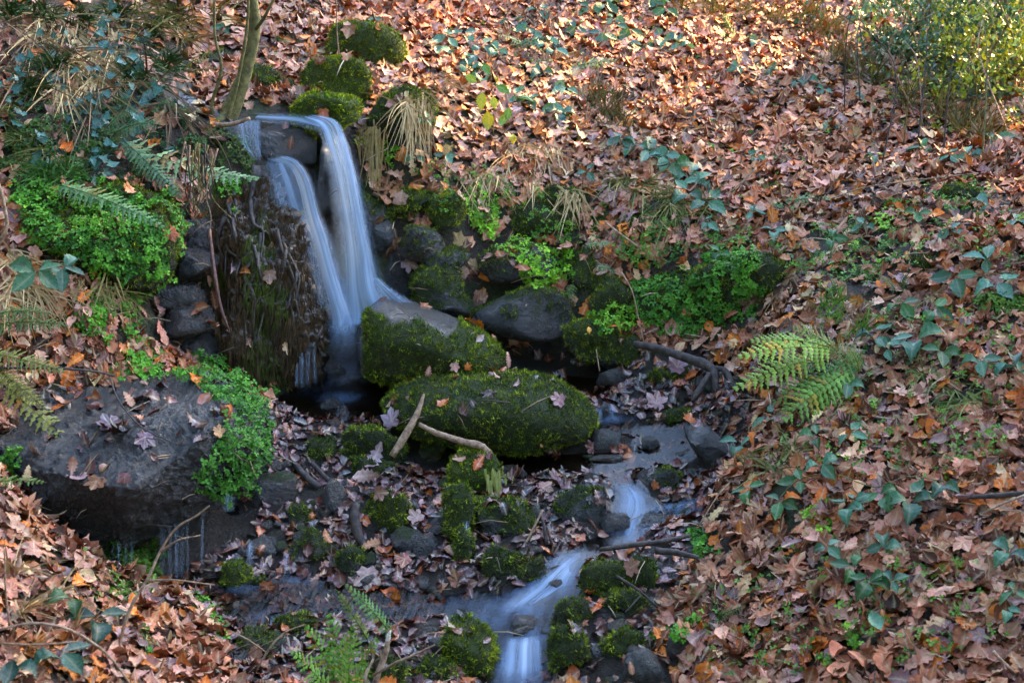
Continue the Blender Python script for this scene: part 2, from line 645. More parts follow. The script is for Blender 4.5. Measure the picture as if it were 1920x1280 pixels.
WATER_POLYS = [
    [(505, 742), (560, 705), (600, 670), (690, 670), (735, 728), (730, 765), (640, 790), (540, 775)],
    [(490, 1095), (640, 1085), (800, 1090), (840, 1130), (760, 1160), (600, 1150), (500, 1170)],
    [(925, 848), (1010, 842), (1130, 838), (1300, 820), (1320, 850), (1180, 880), (1000, 882), (920, 868)],
    [(1030, 690), (1130, 700), (1175, 740), (1110, 745), (1040, 715)],
    [(1115, 765), (1200, 775), (1330, 780), (1380, 800), (1360, 830), (1200, 812), (1120, 800)],
    [(1135, 880), (1205, 880), (1225, 925), (1335, 930), (1335, 955), (1270, 965), (1210, 985), (1200, 1015), (1125, 1035),
     (1085, 1060), (1085, 1120), (1050, 1150), (1045, 1200), (1030, 1300), (915, 1300), (930, 1220), (905, 1175),
     (830, 1150), (800, 1115), (860, 1098), (970, 1098), (1005, 1050), (1060, 1010), (1125, 1000), (1145, 940)],
    [(300, 1070), (420, 1075), (520, 1060), (640, 1080), (700, 1090), (640, 1120), (520, 1125), (500, 1160),
     (470, 1190), (420, 1170), (380, 1110), (300, 1100)],
    [(330, 170), (370, 150), (420, 175), (445, 205), (440, 225), (400, 215)],
    [(395, 930), (440, 925), (470, 955), (430, 965)],
]
BED = [(505, 735), (700, 690), (1050, 660), (1200, 660), (1330, 660), (1430, 740), (1420, 840), (1360, 900), (1330, 960),
       (1290, 1040), (1240, 1140), (1240, 1290), (430, 1290), (420, 1180), (330, 1110), (300, 1060), (420, 900), (500, 800)]

xs = np.concatenate([np.linspace(-90, -9, 10), np.linspace(-8, -3.4, 22), np.linspace(-3.2, 3.6, 250), np.linspace(3.8, 9, 24), np.linspace(10, 90, 10)])
ys = np.concatenate([np.linspace(-90, -4, 10), np.linspace(-3, 4.0, 18), np.linspace(4.1, 10.2, 226), np.linspace(10.25, 13.5, 70), np.linspace(13.8, 26, 26), np.linspace(30, 110, 10)])
GX, GY = np.meshgrid(xs, ys)
GZ = H0(GX, GY)
gu, gv, gt = project(np.stack([GX, GY, GZ], 2))
wet = np.zeros(GX.shape)
for pl in WATER_POLYS:
    wet[in_poly(gu, gv, pl) & (GY > 4) & (GY < 10)] = 1.0


def blur(a, k):
    for ax in (0, 1):
        c = a.copy()
        for s_ in range(1, k + 1):
            c += np.roll(a, s_, ax) + np.roll(a, -s_, ax)
        a = c / (2 * k + 1)
    return a


wsoft = blur(blur(wet, 1), 1)
bed = blur((in_poly(gu, gv, BED) & (GY > 4) & (GY < 9)).astype(float), 2)
nz = np.empty(GX.size)
fx, fy = GX.ravel(), GY.ravel()
for i in range(GX.size):
    p = Vector((fx[i], fy[i], 0.0))
    nz[i] = 0.05 * noise.noise(p * 1.7) + 0.028 * noise.noise(p * 5.3) + 0.012 * noise.noise(p * 15.0)
nz = nz.reshape(GX.shape)
nz *= 1 - 0.6 * wsoft
H = GZ + nz - 0.065 * wsoft
ny_, nx_ = GX.shape
TV = np.stack([GX, GY, H], 2).reshape(-1, 3)
ii = (np.arange(ny_ - 1)[:, None] * nx_ + np.arange(nx_ - 1)[None]).ravel()
TF = np.stack([ii, ii + 1, ii + 1 + nx_, ii + nx_], 1)
ground_me = mesh_np('ground', TV, TF, 'forest_soil', {'wet': np.clip(bed + wsoft, 0, 1).ravel()})
ground = link('ground', ground_me)
tag(ground, 'dark leaf strewn soil of the wooded valley under everything else', kind='structure')
GROUND_BVH = BVHTree.FromPolygons(TV.tolist(), TF.tolist())


def ghit(u, v, bvh=None):
    d = raydir(u, v)
    h = (bvh or GROUND_BVH).ray_cast(Vector(CAM), Vector(d / np.linalg.norm(d)))
    if h[0] is None:
        P = at(u, v, 12.0)
        return P, np.array([0, 0, 1.0])
    n = np.array(h[1])
    if n @ d > 0:
        n = -n
    return np.array(h[0]), n


# ------------------------------------------------------------------ stones
def ico(sub):
    import bmesh
    bm = bmesh.new()
    bmesh.ops.create_icosphere(bm, subdivisions=sub, radius=1.0)
    V = np.array([v.co[:] for v in bm.verts])
    F = np.array([[v.index for v in f.verts] for f in bm.faces])
    bm.free()
    return V, F


ICO = {k: ico(k) for k in (2, 3, 4, 5)}
ROCK_TRIS = []          # world space pieces for the second BVH
ROCKS = []              # (object, world V, F, moss amount, brightness)


def shape_rock(seed, sub, planes, rough, square):
    rr = random.Random(seed)
    V, F = ICO[sub]
    V = V.copy()
    # towards a box
    p = 2.0 + square * 2.6
    s = (np.abs(V) ** p).sum(1) ** (1 / p)
    V = V / s[:, None]
    for _ in range(planes):
        n = np.array([rr.gauss(0, 1), rr.gauss(0, 1), rr.gauss(0, 1)])
        n /= np.linalg.norm(n)
        d = rr.uniform(0.62, 0.92)
        k = V @ n
        over = k > d
        V[over] -= n[None] * ((k[over] - d) * 0.85)[:, None]
    off = Vector((rr.uniform(-50, 50), rr.uniform(-50, 50), rr.uniform(-50, 50)))
    out = np.empty(len(V))
    for i, v in enumerate(V):
        q = Vector(v)
        out[i] = noise.noise(q * 1.2 + off) * 0.24 + noise.noise(q * 2.9 + off) * 0.11 + noise.noise(q * 7.0 + off) * 0.05 + noise.noise(q * 17 + off) * 0.025
    V = V * (1 + out * rough)[:, None]
    V /= np.abs(V).max(0)[None]
    return V, F


def add_rock(name, label, V, F, cat, moss, bright, pale, group=None, bare=None):
    c = V.mean(0).copy()
    c[2] = V[:, 2].min()
    me = mesh_np(name, V - c, F, 'mossy_wet_stone', {'bare': np.zeros(len(V)) if bare is None else bare})
    o = link(name, me, loc=c.tolist())
    o.color = (moss, bright, pale, 1)
    tag(o, label, cat, group)
    ROCKS.append((o, V, F, moss, bright, bare))
    return o


def rock(label, u0, v0, u1, v1, moss=0.5, bright=0.2, pale=0.0, Y=None, rot=0.0, deep=0.75, planes=7, rough=1.0, square=0.3,
         seed=None, sub=None, name='stone', cat='stone', group=None, barefn=None, sink=0.12):
    uc, vc = (u0 + u1) / 2, (v0 + v1) / 2
    w, h = u1 - u0, v1 - v0
    if Y is None:
        P, _ = ghit(uc, v1 - 0.22 * h)
        Y = P[1] + 0.25 * px(P[1], w)
    a, b = px(Y, w) / 2, px(Y, h) / 2 * (1 + sink)
    c = at(uc, vc + h * sink * 0.5, Y)
    seed = seed if seed is not None else int(u0 * 7 + v0 * 13)
    sub = sub or (5 if w > 230 else 4 if w > 70 else 3)
    V, F = shape_rock(seed, sub, planes, rough, square)
    ct, st = math.cos(math.radians(rot)), math.sin(math.radians(rot))
    # undo the growth of the bounding box by the tilt
    if rot:
        k = abs(ct) + abs(st) * 0.6
        a, b = a / k, b / k
        if abs(rot) > 45:
            a, b = b, a
    W = V * np.array([a, max(a, b) * deep, b])
    W = np.stack([W[:, 0] * ct - W[:, 2] * st, W[:, 1], W[:, 0] * st + W[:, 2] * ct], 1)
    # the photo's up axis leans back by the pitch of the view
    ex, ey, ez = RIGHT, FWD, UP
    W = W[:, :1] * ex + W[:, 1:2] * ey + W[:, 2:3] * ez + c
    bare = barefn(V) if barefn else None
    return add_rock(name, label, W, F, cat, moss, bright, pale, group, bare)


def hull_rock(label, pts, back, moss, bright, pale, name, cat, cuts=5, amp=0.03, mat=None, seed=3, strat=0.0, kind=None, barefn=None, soft=0.35, minlen=0.024, grit=0.0):
    import bmesh
    P = [at(*p) for p in pts]
    P += [at(p[0] * 0.96 + 0.04 * pts[0][0], p[1] + back[1], p[2] + back[0]) for p in pts]
    bm = bmesh.new()
    for p in P:
        bm.verts.new(p)
    bmesh.ops.convex_hull(bm, input=bm.verts)
    lone = [v for v in bm.verts if not v.link_faces]
    bmesh.ops.delete(bm, geom=lone, context='VERTS')
    bmesh.ops.triangulate(bm, faces=bm.faces)
    for _ in range(cuts):
        es = [e for e in bm.edges if e.calc_length() > minlen]
        if not es:
            break
        bmesh.ops.subdivide_edges(bm, edges=es, cuts=1)
        bmesh.ops.triangulate(bm, faces=bm.faces)
        bmesh.ops.smooth_vert(bm, verts=bm.verts, factor=soft, use_axis_x=True, use_axis_y=True, use_axis_z=True)
    bm.normal_update()
    V = np.array([v.co[:] for v in bm.verts])
    Nn = np.array([v.normal[:] for v in bm.verts])
    F = np.array([[v.index for v in f.verts] for f in bm.faces])
    bm.free()
    off = Vector((seed * 3.1, seed * 1.7, 0))
    d = np.array([noise.noise(Vector(v) * 3.0 + off) + 0.5 * noise.noise(Vector(v) * 8.0 + off) + 0.30 * noise.noise(Vector(v) * 19 + off) + .16 * noise.noise(Vector(v) * 45 + off) for v in V])
    if grit:
        d += grit * np.array([abs(noise.noise(Vector(v) * 34 + off)) - .3 + .6 * abs(noise.noise(Vector(v) * 13 + off)) for v in V])
    if strat:
        d += strat * np.array([noise.noise(Vector((v[0] * 6, v[1] * 6, v[2] * 1.2)) + off) for v in V])
    V = V + Nn * (d * amp)[:, None]
    o = add_rock(name, label, V, F, cat, moss, bright, pale, bare=barefn(V, Nn) if barefn else None)
    if mat:
        o.data.materials[0] = MATS[mat]
    if kind:
        o['kind'] = kind
    return o


# boulders that carry the picture
def top_bare(V, Nn):
    u, v, t = project(V)
    line = 588 + (u - 700) * 0.22 + 9 * np.sin(u * .07) + 5 * np.sin(u * .19)
    return np.clip((line - v) / 10 + 0.5, 0, 1) * (u < 860) + np.clip((684 - u) / 6, 0, 1)


hull_rock('long mossy boulder with a bare wet grey top at the foot of the waterfall',
          [(666, 650, 7.5), (684, 580, 7.55), (715, 558, 7.55), (790, 572, 7.6), (870, 604, 7.55), (930, 640, 7.5), (957, 680, 7.45), (930, 708, 7.4), (850, 724, 7.35),
           (740, 722, 7.35), (680, 706, 7.4), (710, 640, 7.28), (800, 650, 7.22), (880, 680, 7.25), (700, 610, 7.36), (790, 605, 7.36)],
          (0.45, -4), 0.97, 0.35, 0.0, 'boulder', 'boulder', amp=0.022, seed=5, soft=.22, barefn=top_bare)
hull_rock('broad low domed boulder wholly covered in dark green moss in midstream',
          [(718, 752, 7.15), (750, 716, 7.2), (840, 697, 7.25), (960, 696, 7.25), (1050, 712, 7.22), (1108, 752, 7.15), (1128, 796, 7.05), (1090, 832, 6.95), (1000, 852, 6.9),
           (880, 848, 6.88), (790, 824, 6.92), (732, 790, 7.0), (850, 780, 6.78), (1000, 785, 6.78), (900, 735, 6.95), (1020, 740, 6.96)],
          (0.45, -3), 1.0, 0.2, 0.0, 'boulder', 'boulder', amp=0.02, seed=21, soft=.25)
rock('smooth bare dark rounded boulder low in the bank wall right of the mossy boulder', 888, 533, 1082, 632, 0.55, 0.1, 0.05, Y=8.05, rot=-3,
     deep=0.6, planes=3, rough=0.45, square=0.25, name='boulder', cat='boulder', seed=9)
rock('mossy stone wedged left of the smooth bare boulder in the bank wall', 768, 498, 898, 606, 0.72, 0.15, Y=8.05, square=0.4)
rock('dark rounded stone resting above the splash of the waterfall', 735, 420, 846, 490, 0.55, 0.1, 0.05, Y=8.15, rot=-12)
rock('small dark mossy stone under the rounded stone beside the splash', 788, 462, 882, 522, 0.6, 0.15, Y=8.15)
rock('squared grey stone under the bright cress in the bank wall', 896, 446, 1060, 526, 0.5, 0.1, 0.03, Y=8.3, square=0.7)
rock('mossy olive stone overhanging the dark gap at the wall foot', 1045, 588, 1200, 682, 0.8, 0.35, Y=7.95, rot=-8, square=0.4)
rock('dark mossy stone at the wall foot nearest the fallen log', 1120, 625, 1212, 690, 0.8, 0.3, Y=7.9)
rock('green mossy stone in the wall above the olive overhanging stone', 1094, 518, 1200, 606, 0.85, 0.15, Y=8.15, square=0.5)
rock('mossy squared stone with leaves on it beside the falling water', 722, 345, 812, 402, 0.85, 0.55, Y=8.4, square=0.7)
rock('large square green stone at the top of the bank right of the lip', 686, 166, 815, 276, 0.8, 0.35, 0.05, Y=8.6, square=0.7, rough=0.7)
rock('dark square stone below the large green one behind hanging straw', 690, 262, 815, 350, 0.62, 0.2, Y=8.6, square=0.8)
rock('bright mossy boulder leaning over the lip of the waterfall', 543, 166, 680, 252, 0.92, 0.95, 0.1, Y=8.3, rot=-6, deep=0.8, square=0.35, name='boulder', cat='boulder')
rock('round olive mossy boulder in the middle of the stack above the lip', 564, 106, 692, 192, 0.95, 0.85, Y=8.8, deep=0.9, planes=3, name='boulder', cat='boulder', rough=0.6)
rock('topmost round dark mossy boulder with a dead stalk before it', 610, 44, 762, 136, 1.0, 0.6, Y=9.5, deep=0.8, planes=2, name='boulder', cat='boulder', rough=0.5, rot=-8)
rock('dark mossy stone right behind the sapling trunk', 462, 120, 520, 185, 0.8, 0.35, Y=8.75)
rock('small mossy stone between the sapling and the mossy boulders', 508, 148, 556, 184, 0.85, 0.5, Y=8.8)
rock('flat grey green stone in the stream above the waterfall', 326, 90, 432, 152, 0.5, 0.1, 0.18, Y=9.2, rot=10, square=0.6)
rock('low dark wet stone under the mossy boulder at the lip', 455, 182, 560, 208, 0.2, 0.1, Y=8.75)
# behind the falling water
rock('wet dark block with two leaves stuck to it in the lip of the waterfall', 484, 232, 612, 302, 0.2, 0.05, 0.0, Y=8.2, square=1.1, rough=0.5, deep=0.55)
rock('wet brown stone at the left end of the lip behind the fern tip', 425, 268, 488, 332, 0.3, 0.15, Y=8.15, deep=.5)
rock('dark wet rock behind the top of the tall fall', 590, 232, 672, 400, 0.3, 0.05, Y=8.25, square=0.6)
rock('black wet rock face between the two falls', 478, 285, 650, 480, 0.35, 0.0, Y=8.25, square=0.7, rough=1.2, deep=0.9)
rock('lower wet rock face behind both falls', 540, 430, 720, 680, 0.45, 0.05, Y=8.2, square=0.7, rough=1.2, deep=0.9)
rock('mossy ledge the short fall runs over', 495, 385, 590, 520, 0.6, 0.1, Y=8.0, square=0.5, rough=1.2)
rock('dark stone at the right edge of the tall fall', 655, 330, 735, 470, 0.6, 0.1, Y=8.4, square=0.6)
rock('blue grey wet stone right of the tall fall by orange leaves', 690, 412, 740, 468, 0.1, 0.0, 0.15, Y=8.2, square=0.5)
rock('dark rock in the shadow right of the tall fall', 700, 450, 790, 570, 0.35, 0.05, Y=8.3, square=0.6)
rock('slanting mossy stone below the leaf shelf', 797, 352, 885, 424, 0.85, 0.65, Y=8.35, rot=22, square=0.5)
# wall on the right
rock('mossy stone under the turf above the bright cress', 950, 350, 1110, 455, 0.85, 0.15, Y=8.6, square=0.6)
rock('moss and cress covered stone in the right wall', 1180, 500, 1310, 640, 0.95, 0.3, Y=8.1, square=0.5)
rock('wide cress covered stone at the right end of the wall', 1290, 470, 1440, 620, 0.95, 0.2, Y=7.95, square=0.5)
rock('dark green stone under the overhanging leaf bank', 1375, 462, 1500, 565, 0.9, 0.1, Y=7.75, square=0.5)
rock('small green stone left of the hanging fern in the wall', 1060, 455, 1130, 540, 0.75, 0.4, Y=8.35, square=0.5)
rock('dark mossy rock set in the right bank at the frame edge', 1835, 548, 1960, 655, 0.9, 0.15, Y=6.75, square=0.6)
rock('low mossy hump among leaves on the right bank', 1700, 474, 1775, 512, 0.95, 0.1)
rock('far low mossy hump under the bent stalk', 1758, 344, 1850, 396, 0.95, 0.1)
# the dry stone blocks left of the roots
rock('upper square grey block left of the hanging roots', 322, 462, 412, 518, 0.05, 0.0, 0.12, Y=7.6, square=0.9, rough=0.7)
rock('small block tucked under the green overhang', 286, 500, 342, 545, 0.1, 0.0, 0.1, Y=7.6, square=0.9, rough=0.7)
rock('long wet blue grey block with a sloping top', 278, 528, 390, 590, 0.05, 0.0, 0.1, Y=7.5, rot=12, square=0.85, rough=0.7)
rock('longest lowest wet block under the sloping one', 284, 566, 412, 630, 0.05, 0.0, 0.1, Y=7.42, rot=12, square=0.85, rough=0.7)
rock('dark block in shade under the wet blocks', 320, 622, 425, 700, 0.1, 0.0, 0.0, Y=7.5, square=0.9)
rock('dark recessed block above the grey ones by the roots', 338, 400, 420, 470, 0.2, 0.0, 0.0, Y=7.75, square=0.9)

hull_rock('dark peat bank matted with roots and dripping moss left of the falls',
          [(392, 335, 7.85), (490, 330, 7.95), (560, 420, 7.85), (600, 530, 7.75), (612, 620, 7.68), (590, 705, 7.6), (530, 738, 7.5),
           (420, 715, 7.5), (395, 560, 7.65), (450, 480, 7.62), (510, 600, 7.5), (450, 640, 7.45)],
          (0.5, -30), 0.42, 0.1, 0.0, 'root_bank', 'bank', amp=0.11, mat='peat', seed=2, strat=0.7, minlen=.02, grit=.5, cuts=7)
hull_rock('overhanging earth bank clothed in green cress at the left',
          [(20, 350, 7.35), (150, 335, 7.45), (250, 350, 7.5), (330, 390, 7.4), (344, 445, 7.3), (332, 510, 7.28), (275, 570, 7.2),
           (200, 520, 7.05), (110, 465, 7.0), (30, 440, 7.0)],
          (0.5, -20), 0.8, 0.3, 0.0, 'earth_bank', 'bank', amp=0.05, seed=4)


def slab_bare(V, Nn):
    return np.ones(len(V))


hull_rock('huge flat dark wet rock with leaves on its blue sheened top at left',
          [(-60, 745, 6.75), (120, 712, 6.95), (330, 694, 7.05), (440, 704, 7.0), (498, 765, 6.75), (488, 850, 6.4), (405, 790, 6.3),
           (345, 850, 6.12), (245, 915, 5.92), (150, 905, 5.92), (40, 850, 6.1), (-60, 830, 6.2), (50, 960, 6.0), (95, 1038, 6.12),
           (225, 1034, 6.12), (400, 955, 6.25), (470, 915, 6.35)],
          (0.05, 10), 0.1, 0.1, 0.03, 'flat_rock', 'rock', amp=0.036, seed=6, cuts=8, barefn=slab_bare, soft=0.05, strat=0.6, minlen=.016, grit=.9)

# stones lying in the stream bed
STREAM_STONES = [
    ('flat square mossy stone below the left pool', 640, 790, 766, 872, .75, .12, .05, 0, .8),
    ('round green stone left of the flat square one', 570, 808, 634, 872, .8, .1, .15, 0, .3),
    ('mossy stone under the pale oak leaves', 645, 850, 742, 905, .8, .2, .05, 0, .5),
    ('squared stone with a vivid green top in the middle of the bed', 676, 905, 774, 1004, .78, .45, .08, 0, .75),
    ('blue green egg shaped stone with a straw across it', 594, 893, 652, 964, .3, .2, .2, 0, .3),
    ('broad grey green stone with a leaf on top left of centre', 533, 988, 642, 1058, .55, .1, .12, 0, .5),
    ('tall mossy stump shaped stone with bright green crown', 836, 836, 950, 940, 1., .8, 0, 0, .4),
    ('mossy foot of the stump shaped stone', 828, 900, 892, 1015, .9, .35, 0, 0, .5),
    ('dark mossy stone hung with straw beside the stump shaped one', 880, 925, 1012, 1010, .65, .2, 0, 0, .4),
    ('narrow upright mossy stone in a trickle', 846, 975, 890, 1062, .75, .2, .05, 0, .4),
    ('rounded dark stone with grey moss left of the upper cascade', 1040, 908, 1142, 988, .6, .05, .1, 0, .35),
    ('tilted dark stone with a mossy edge above the cascade', 1212, 866, 1300, 926, .6, .1, .05, -25, .6),
    ('black wet slab standing on edge by the right bank', 1296, 772, 1362, 884, .15, 0, 0, -58, .7),
    ('brown wedge stone by the right end of the mossy dome', 1106, 798, 1174, 848, .1, .1, .5, 8, .7),
    ('dark grey block standing in the leaves below the right pool', 1190, 814, 1248, 852, .2, .1, .3, 8, .8),
    ('wet blue stone the cascade slides over', 1178, 958, 1268, 1004, .1, 0, .1, 0, .4),
    ('wet stone under the left lip of the cascade', 1116, 958, 1186, 1016, .1, 0, .1, 0, .4),
    ('mossy stone above the slow pool', 904, 1018, 988, 1094, .75, .12, .1, 0, .4),
    ('mossy stone touching the white water above the pool', 958, 1040, 1024, 1104, .75, .1, .1, 0, .4),
    ('wide mossy stone right of the white water', 1084, 1048, 1182, 1124, .9, .3, 0, 0, .5),
    ('upright mossy stone with a pinkish leaf against it', 1176, 1038, 1238, 1112, .9, .35, 0, 0, .5),
    ('mossy stone in front of the wide mossy one', 1116, 1100, 1220, 1156, .85, .25, 0, 0, .5),
    ('dark mossy stone at the bend of the lower rapid', 1034, 1116, 1112, 1196, .7, .12, 0, 0, .3),
    ('tall dark mossy stone right of the lowest fall', 1018, 1165, 1112, 1272, .8, .22, 0, 0, .3),
    ('pointed stone with vivid moss left of the lowest fall', 838, 1136, 934, 1276, .95, .6, 0, -62, .3),
    ('dark wet stone parting the lower rapid', 942, 1148, 1018, 1214, .1, 0, .05, 0, .3),
    ('low stone with curly moss right of the lowest fall', 1118, 1172, 1234, 1236, .85, .4, 0, 0, .4),
    ('smooth bare grey stone at the bottom edge right of the stream', 1152, 1208, 1270, 1300, .2, .2, .55, 0, .4),
    ('small grey stone against the foot of the right bank', 1246, 1180, 1300, 1244, .3, .2, .4, 0, .4),
    ('small brown stone in leaves left of the pointed mossy one', 796, 1190, 844, 1236, .1, .1, .4, 0, .4),
    ('long mossy slab sloping along the bottom edge', 755, 1225, 905, 1300, .8, .2, .08, -20, .5),
    ('mossy stone behind the dead branch at the bottom', 690, 1225, 770, 1300, .8, .15, .05, 0, .4),
    ('round tuft like mossy stone under the drips', 408, 1046, 472, 1118, 1., .55, 0, 0, .2),
    ('smaller mossy stone right of the tuft like one', 455, 1080, 506, 1120, .9, .3, 0, 0, .2),
    ('dark mossy stone behind the bent twig at the bottom left', 436, 1172, 540, 1248, .6, .1, .05, 0, .4),
    ('low mossy stone behind the bright fern', 512, 1148, 596, 1186, .8, .15, 0, 0, .4),
    ('mossy stone left of the large pale leaf', 622, 1020, 684, 1082, .7, .1, 0, 0, .4),
    ('small blue stone by the brown pool', 938, 868, 990, 902, .05, 0, .3, 0, .4),
    ('upright grey stone under the pink leaves', 985, 940, 1018, 984, .1, 0, .35, 0, .3),
    ('dark stone in the white water', 1020, 1082, 1062, 1124, .1, 0, .05, 0, .3),
    ('dark mossy stone right of the big flat rock', 466, 880, 562, 962, .5, .1, 0, 0, .4),
    ('mossy stone under the leaf left of centre', 536, 942, 584, 992, .7, .15, 0, 0, .4),
    ('brown wet stone behind the right pool', 1118, 690, 1182, 728, .1, 0, .35, 0, .5),
    ('dark block at the right tip of the mossy dome', 1116, 754, 1148, 792, .1, 0, 0, 0, .8),
    ('small mossy stone at the back of the right pool', 1248, 764, 1296, 802, .85, .25, 0, 0, .4),
    ('flat wet slate in front of the right pool', 1100, 850, 1175, 880, .05, 0, .2, 0, .7),
    ('flat wet slate right of the dark grey block', 1245, 838, 1315, 868, .05, 0, .2, 0, .7),
    ('thin brown stone beside the head of the cascade', 1110, 905, 1156, 930, .05, 0, .3, 0, .9),
    ('low blue stone below the flat square mossy one', 770, 1000, 830, 1050, .4, .1, .2, 0, .4),
    ('dark stone at the foot of the green topped one', 722, 985, 800, 1040, .5, .1, .05, 0, .4),
    ('small mossy stone under the dead stick', 782, 820, 832, 870, .6, .1, .05, 0, .4),
    ('mossy stone at the left end of the log', 1215, 690, 1262, 722, .85, .35, 0, 0, .4),
    ('mossy stone half buried in red leaves', 1255, 680, 1300, 715, .8, .3, 0, 0, .4),
    ('dark stone in the shade under the smooth boulder', 985, 630, 1050, 672, .2, 0, 0, 0, .5),
    ('small stone at the edge of the left pool', 600, 745, 650, 780, .05, 0, .1, 0, .5),
    ('wet dark stone in the pool under the falls', 608, 672, 652, 720, .1, 0, .05, 0, .4),
    ('blue stone left of the long mossy boulder', 655, 588, 686, 628, .1, 0, .2, 0, .4),
    ('wet stone above the drips', 460, 1000, 540, 1050, .3, .1, .08, 0, .4),
]
for lab, a0, b0, a1, b1, ms, br, pa, ro, sq in STREAM_STONES:
    rock(lab, a0, b0, a1, b1, ms, br, pa, rot=ro, square=sq, rough=1.0 if ms < 0.9 else 0.8)

# bvh of ground and stones together
AV, AF, k0 = [TV], [TF[:, [0, 1, 2]], TF[:, [0, 2, 3]]], len(TV)
for r_ in ROCKS:
    AV.append(r_[1])
    AF.append(r_[2] + k0)
    k0 += len(r_[1])
NG = 2 * len(TF)
ALL = BVHTree.FromPolygons(np.concatenate(AV).tolist(), np.concatenate(AF).tolist())

# pebbles: built once per kind, then copied
PEB = []
for k in range(8):
    V, F = shape_rock(900 + k, 2, 7, 0.9, 0.5)
    PEB.append(mesh_np('pebble', V * np.array([1, 0.8, 0.5]), F, 'mossy_wet_stone', {'bare': np.zeros(len(V))}))
cnt = 0
tries = 0
while cnt < 190 and tries < 4000:
    tries += 1
    u, v = R.uniform(430, 1400), R.uniform(690, 1280)
    if not in_poly(u, v, BED):
        continue
    P, n = ghit(u, v)
    h = ALL.ray_cast(Vector((P[0], P[1], 6)), Vector((0, 0, -1)))
    if h[0] is None or h[2] >= NG:
        continue
    s = R.choice([R.uniform(0.018, 0.03), R.uniform(0.02, 0.045), R.uniform(0.03, 0.06)])
    o = link('pebble', PEB[cnt % 8], loc=(P[0], P[1], h[0][2] + s * 0.12))
    o.scale = (s, s, s)
    o.rotation_euler = (R.uniform(-.5, .5), R.uniform(-.5, .5), R.uniform(0, 6.28))
    o.color = (R.choice([0, .1, .3, .7]), R.uniform(0, .3), R.choice([0, .08, .25, .4]), 1)
    if v < 800:
        z_ = 'beside the upper pools of the stream'
    elif v < 960:
        z_ = 'among wet leaves in the upper stream bed' if u < 960 else 'among wet leaves beside the cascade'
    elif v < 1110:
        z_ = 'in the stony middle of the stream bed'
    else:
        z_ = 'near the lowest rapid at the bottom of the photo'
    tag(o, 'small wet pebble lying ' + z_, 'pebble', 'pebbles ' + z_)
    cnt += 1

# ------------------------------------------------------------------ moss on the stones
MOSS_BLADE = (np.array([[-0.16, 0, 0], [0.16, 0, 0], [0.0, 0.25, 1.0]]), np.array([[0, 1, 2]]), np.array([0.0, 0.0, 0.0]))


def tri_sample(V, F, n):
    A, B, C = V[F[:, 0]], V[F[:, 1]], V[F[:, 2]]
    cr = np.cross(B - A, C - A)
    ar = np.linalg.norm(cr, axis=1) / 2
    Nn = cr / (2 * ar[:, None] + 1e-12)
    k = NR.choice(len(F), n, p=ar / ar.sum())
    r1, r2 = np.sqrt(NR.rand(n)), NR.rand(n)
    P = A[k] * (1 - r1)[:, None] + B[k] * (r1 * (1 - r2))[:, None] + C[k] * (r1 * r2)[:, None]
    return P, Nn[k], k, ar.sum()


for o, V, F, moss, bright, bare in ROCKS:
    if moss < 0.5:
        continue
    A, B, C = V[F[:, 0]], V[F[:, 1]], V[F[:, 2]]
    area = (np.linalg.norm(np.cross(B - A, C - A), axis=1) / 2).sum()
    n = int(min(60000, area * 32000))
    P, Nn, kf, _ = tri_sample(V, F, n)
    if ((Nn * (P - V.mean(0))).sum(1) < 0).mean() > 0.5:
        Nn = -Nn
    view = P - CAM
    view /= np.linalg.norm(view, axis=1)[:, None]
    keep = ((Nn * view).sum(1) < 0.25)
    m_ = np.array([noise.noise(Vector(p) * 5.0) for p in P])
    keep &= (Nn[:, 2] * 0.4 + m_ * 0.8 + (moss - 0.62) * 2.2) > 0
    if bare is not None:
        keep &= bare[F[kf, 0]] < 0.5
    P, Nn, m_ = P[keep], Nn[keep], m_[keep]
    n = len(P)
    if n < 20:
        continue
    s = Soup()
    g = NR.rand(n)
    m2 = np.array([noise.noise(Vector(p) * 9.0 + Vector((9, 0, 0))) for p in P])
    m3 = np.array([noise.noise(Vector(p) * 30.0) for p in P])
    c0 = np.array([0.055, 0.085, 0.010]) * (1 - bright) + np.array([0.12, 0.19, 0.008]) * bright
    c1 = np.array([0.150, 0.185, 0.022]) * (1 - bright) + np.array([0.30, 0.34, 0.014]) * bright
    c2 = np.array([0.085, 0.062, 0.022])
    t = np.clip(0.40 + m2 * 1.0 + m3 * 0.35 + (g - 0.5) * 0.5, 0, 1)[:, None]
    br_ = np.clip(m_ * 2.2 - 0.55, 0, 0.7)[:, None] * (1 - bright)
    cols = (c0 * (1 - t) + c1 * t) * (1 - br_) + c2 * br_
    cols = cols * (0.4 + 1.2 * g[:, None] ** 1.5) * np.clip(1 + m3 * 0.6, .35, 1.8)[:, None]
    P = P + Nn * np.clip(m3 * 0.018, -0.002, 0.012)[:, None]
    M = frames(Nn * 0.8 + np.array([0, 0, 0.25]), NR.rand(n) * 6.28, np.full(n, 0.45), NR.uniform(0.008, 0.019, n) * (1 + m3 * .6))
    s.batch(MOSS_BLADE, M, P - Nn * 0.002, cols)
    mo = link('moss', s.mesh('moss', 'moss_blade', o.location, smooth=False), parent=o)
    mo['kind'] = 'stuff'


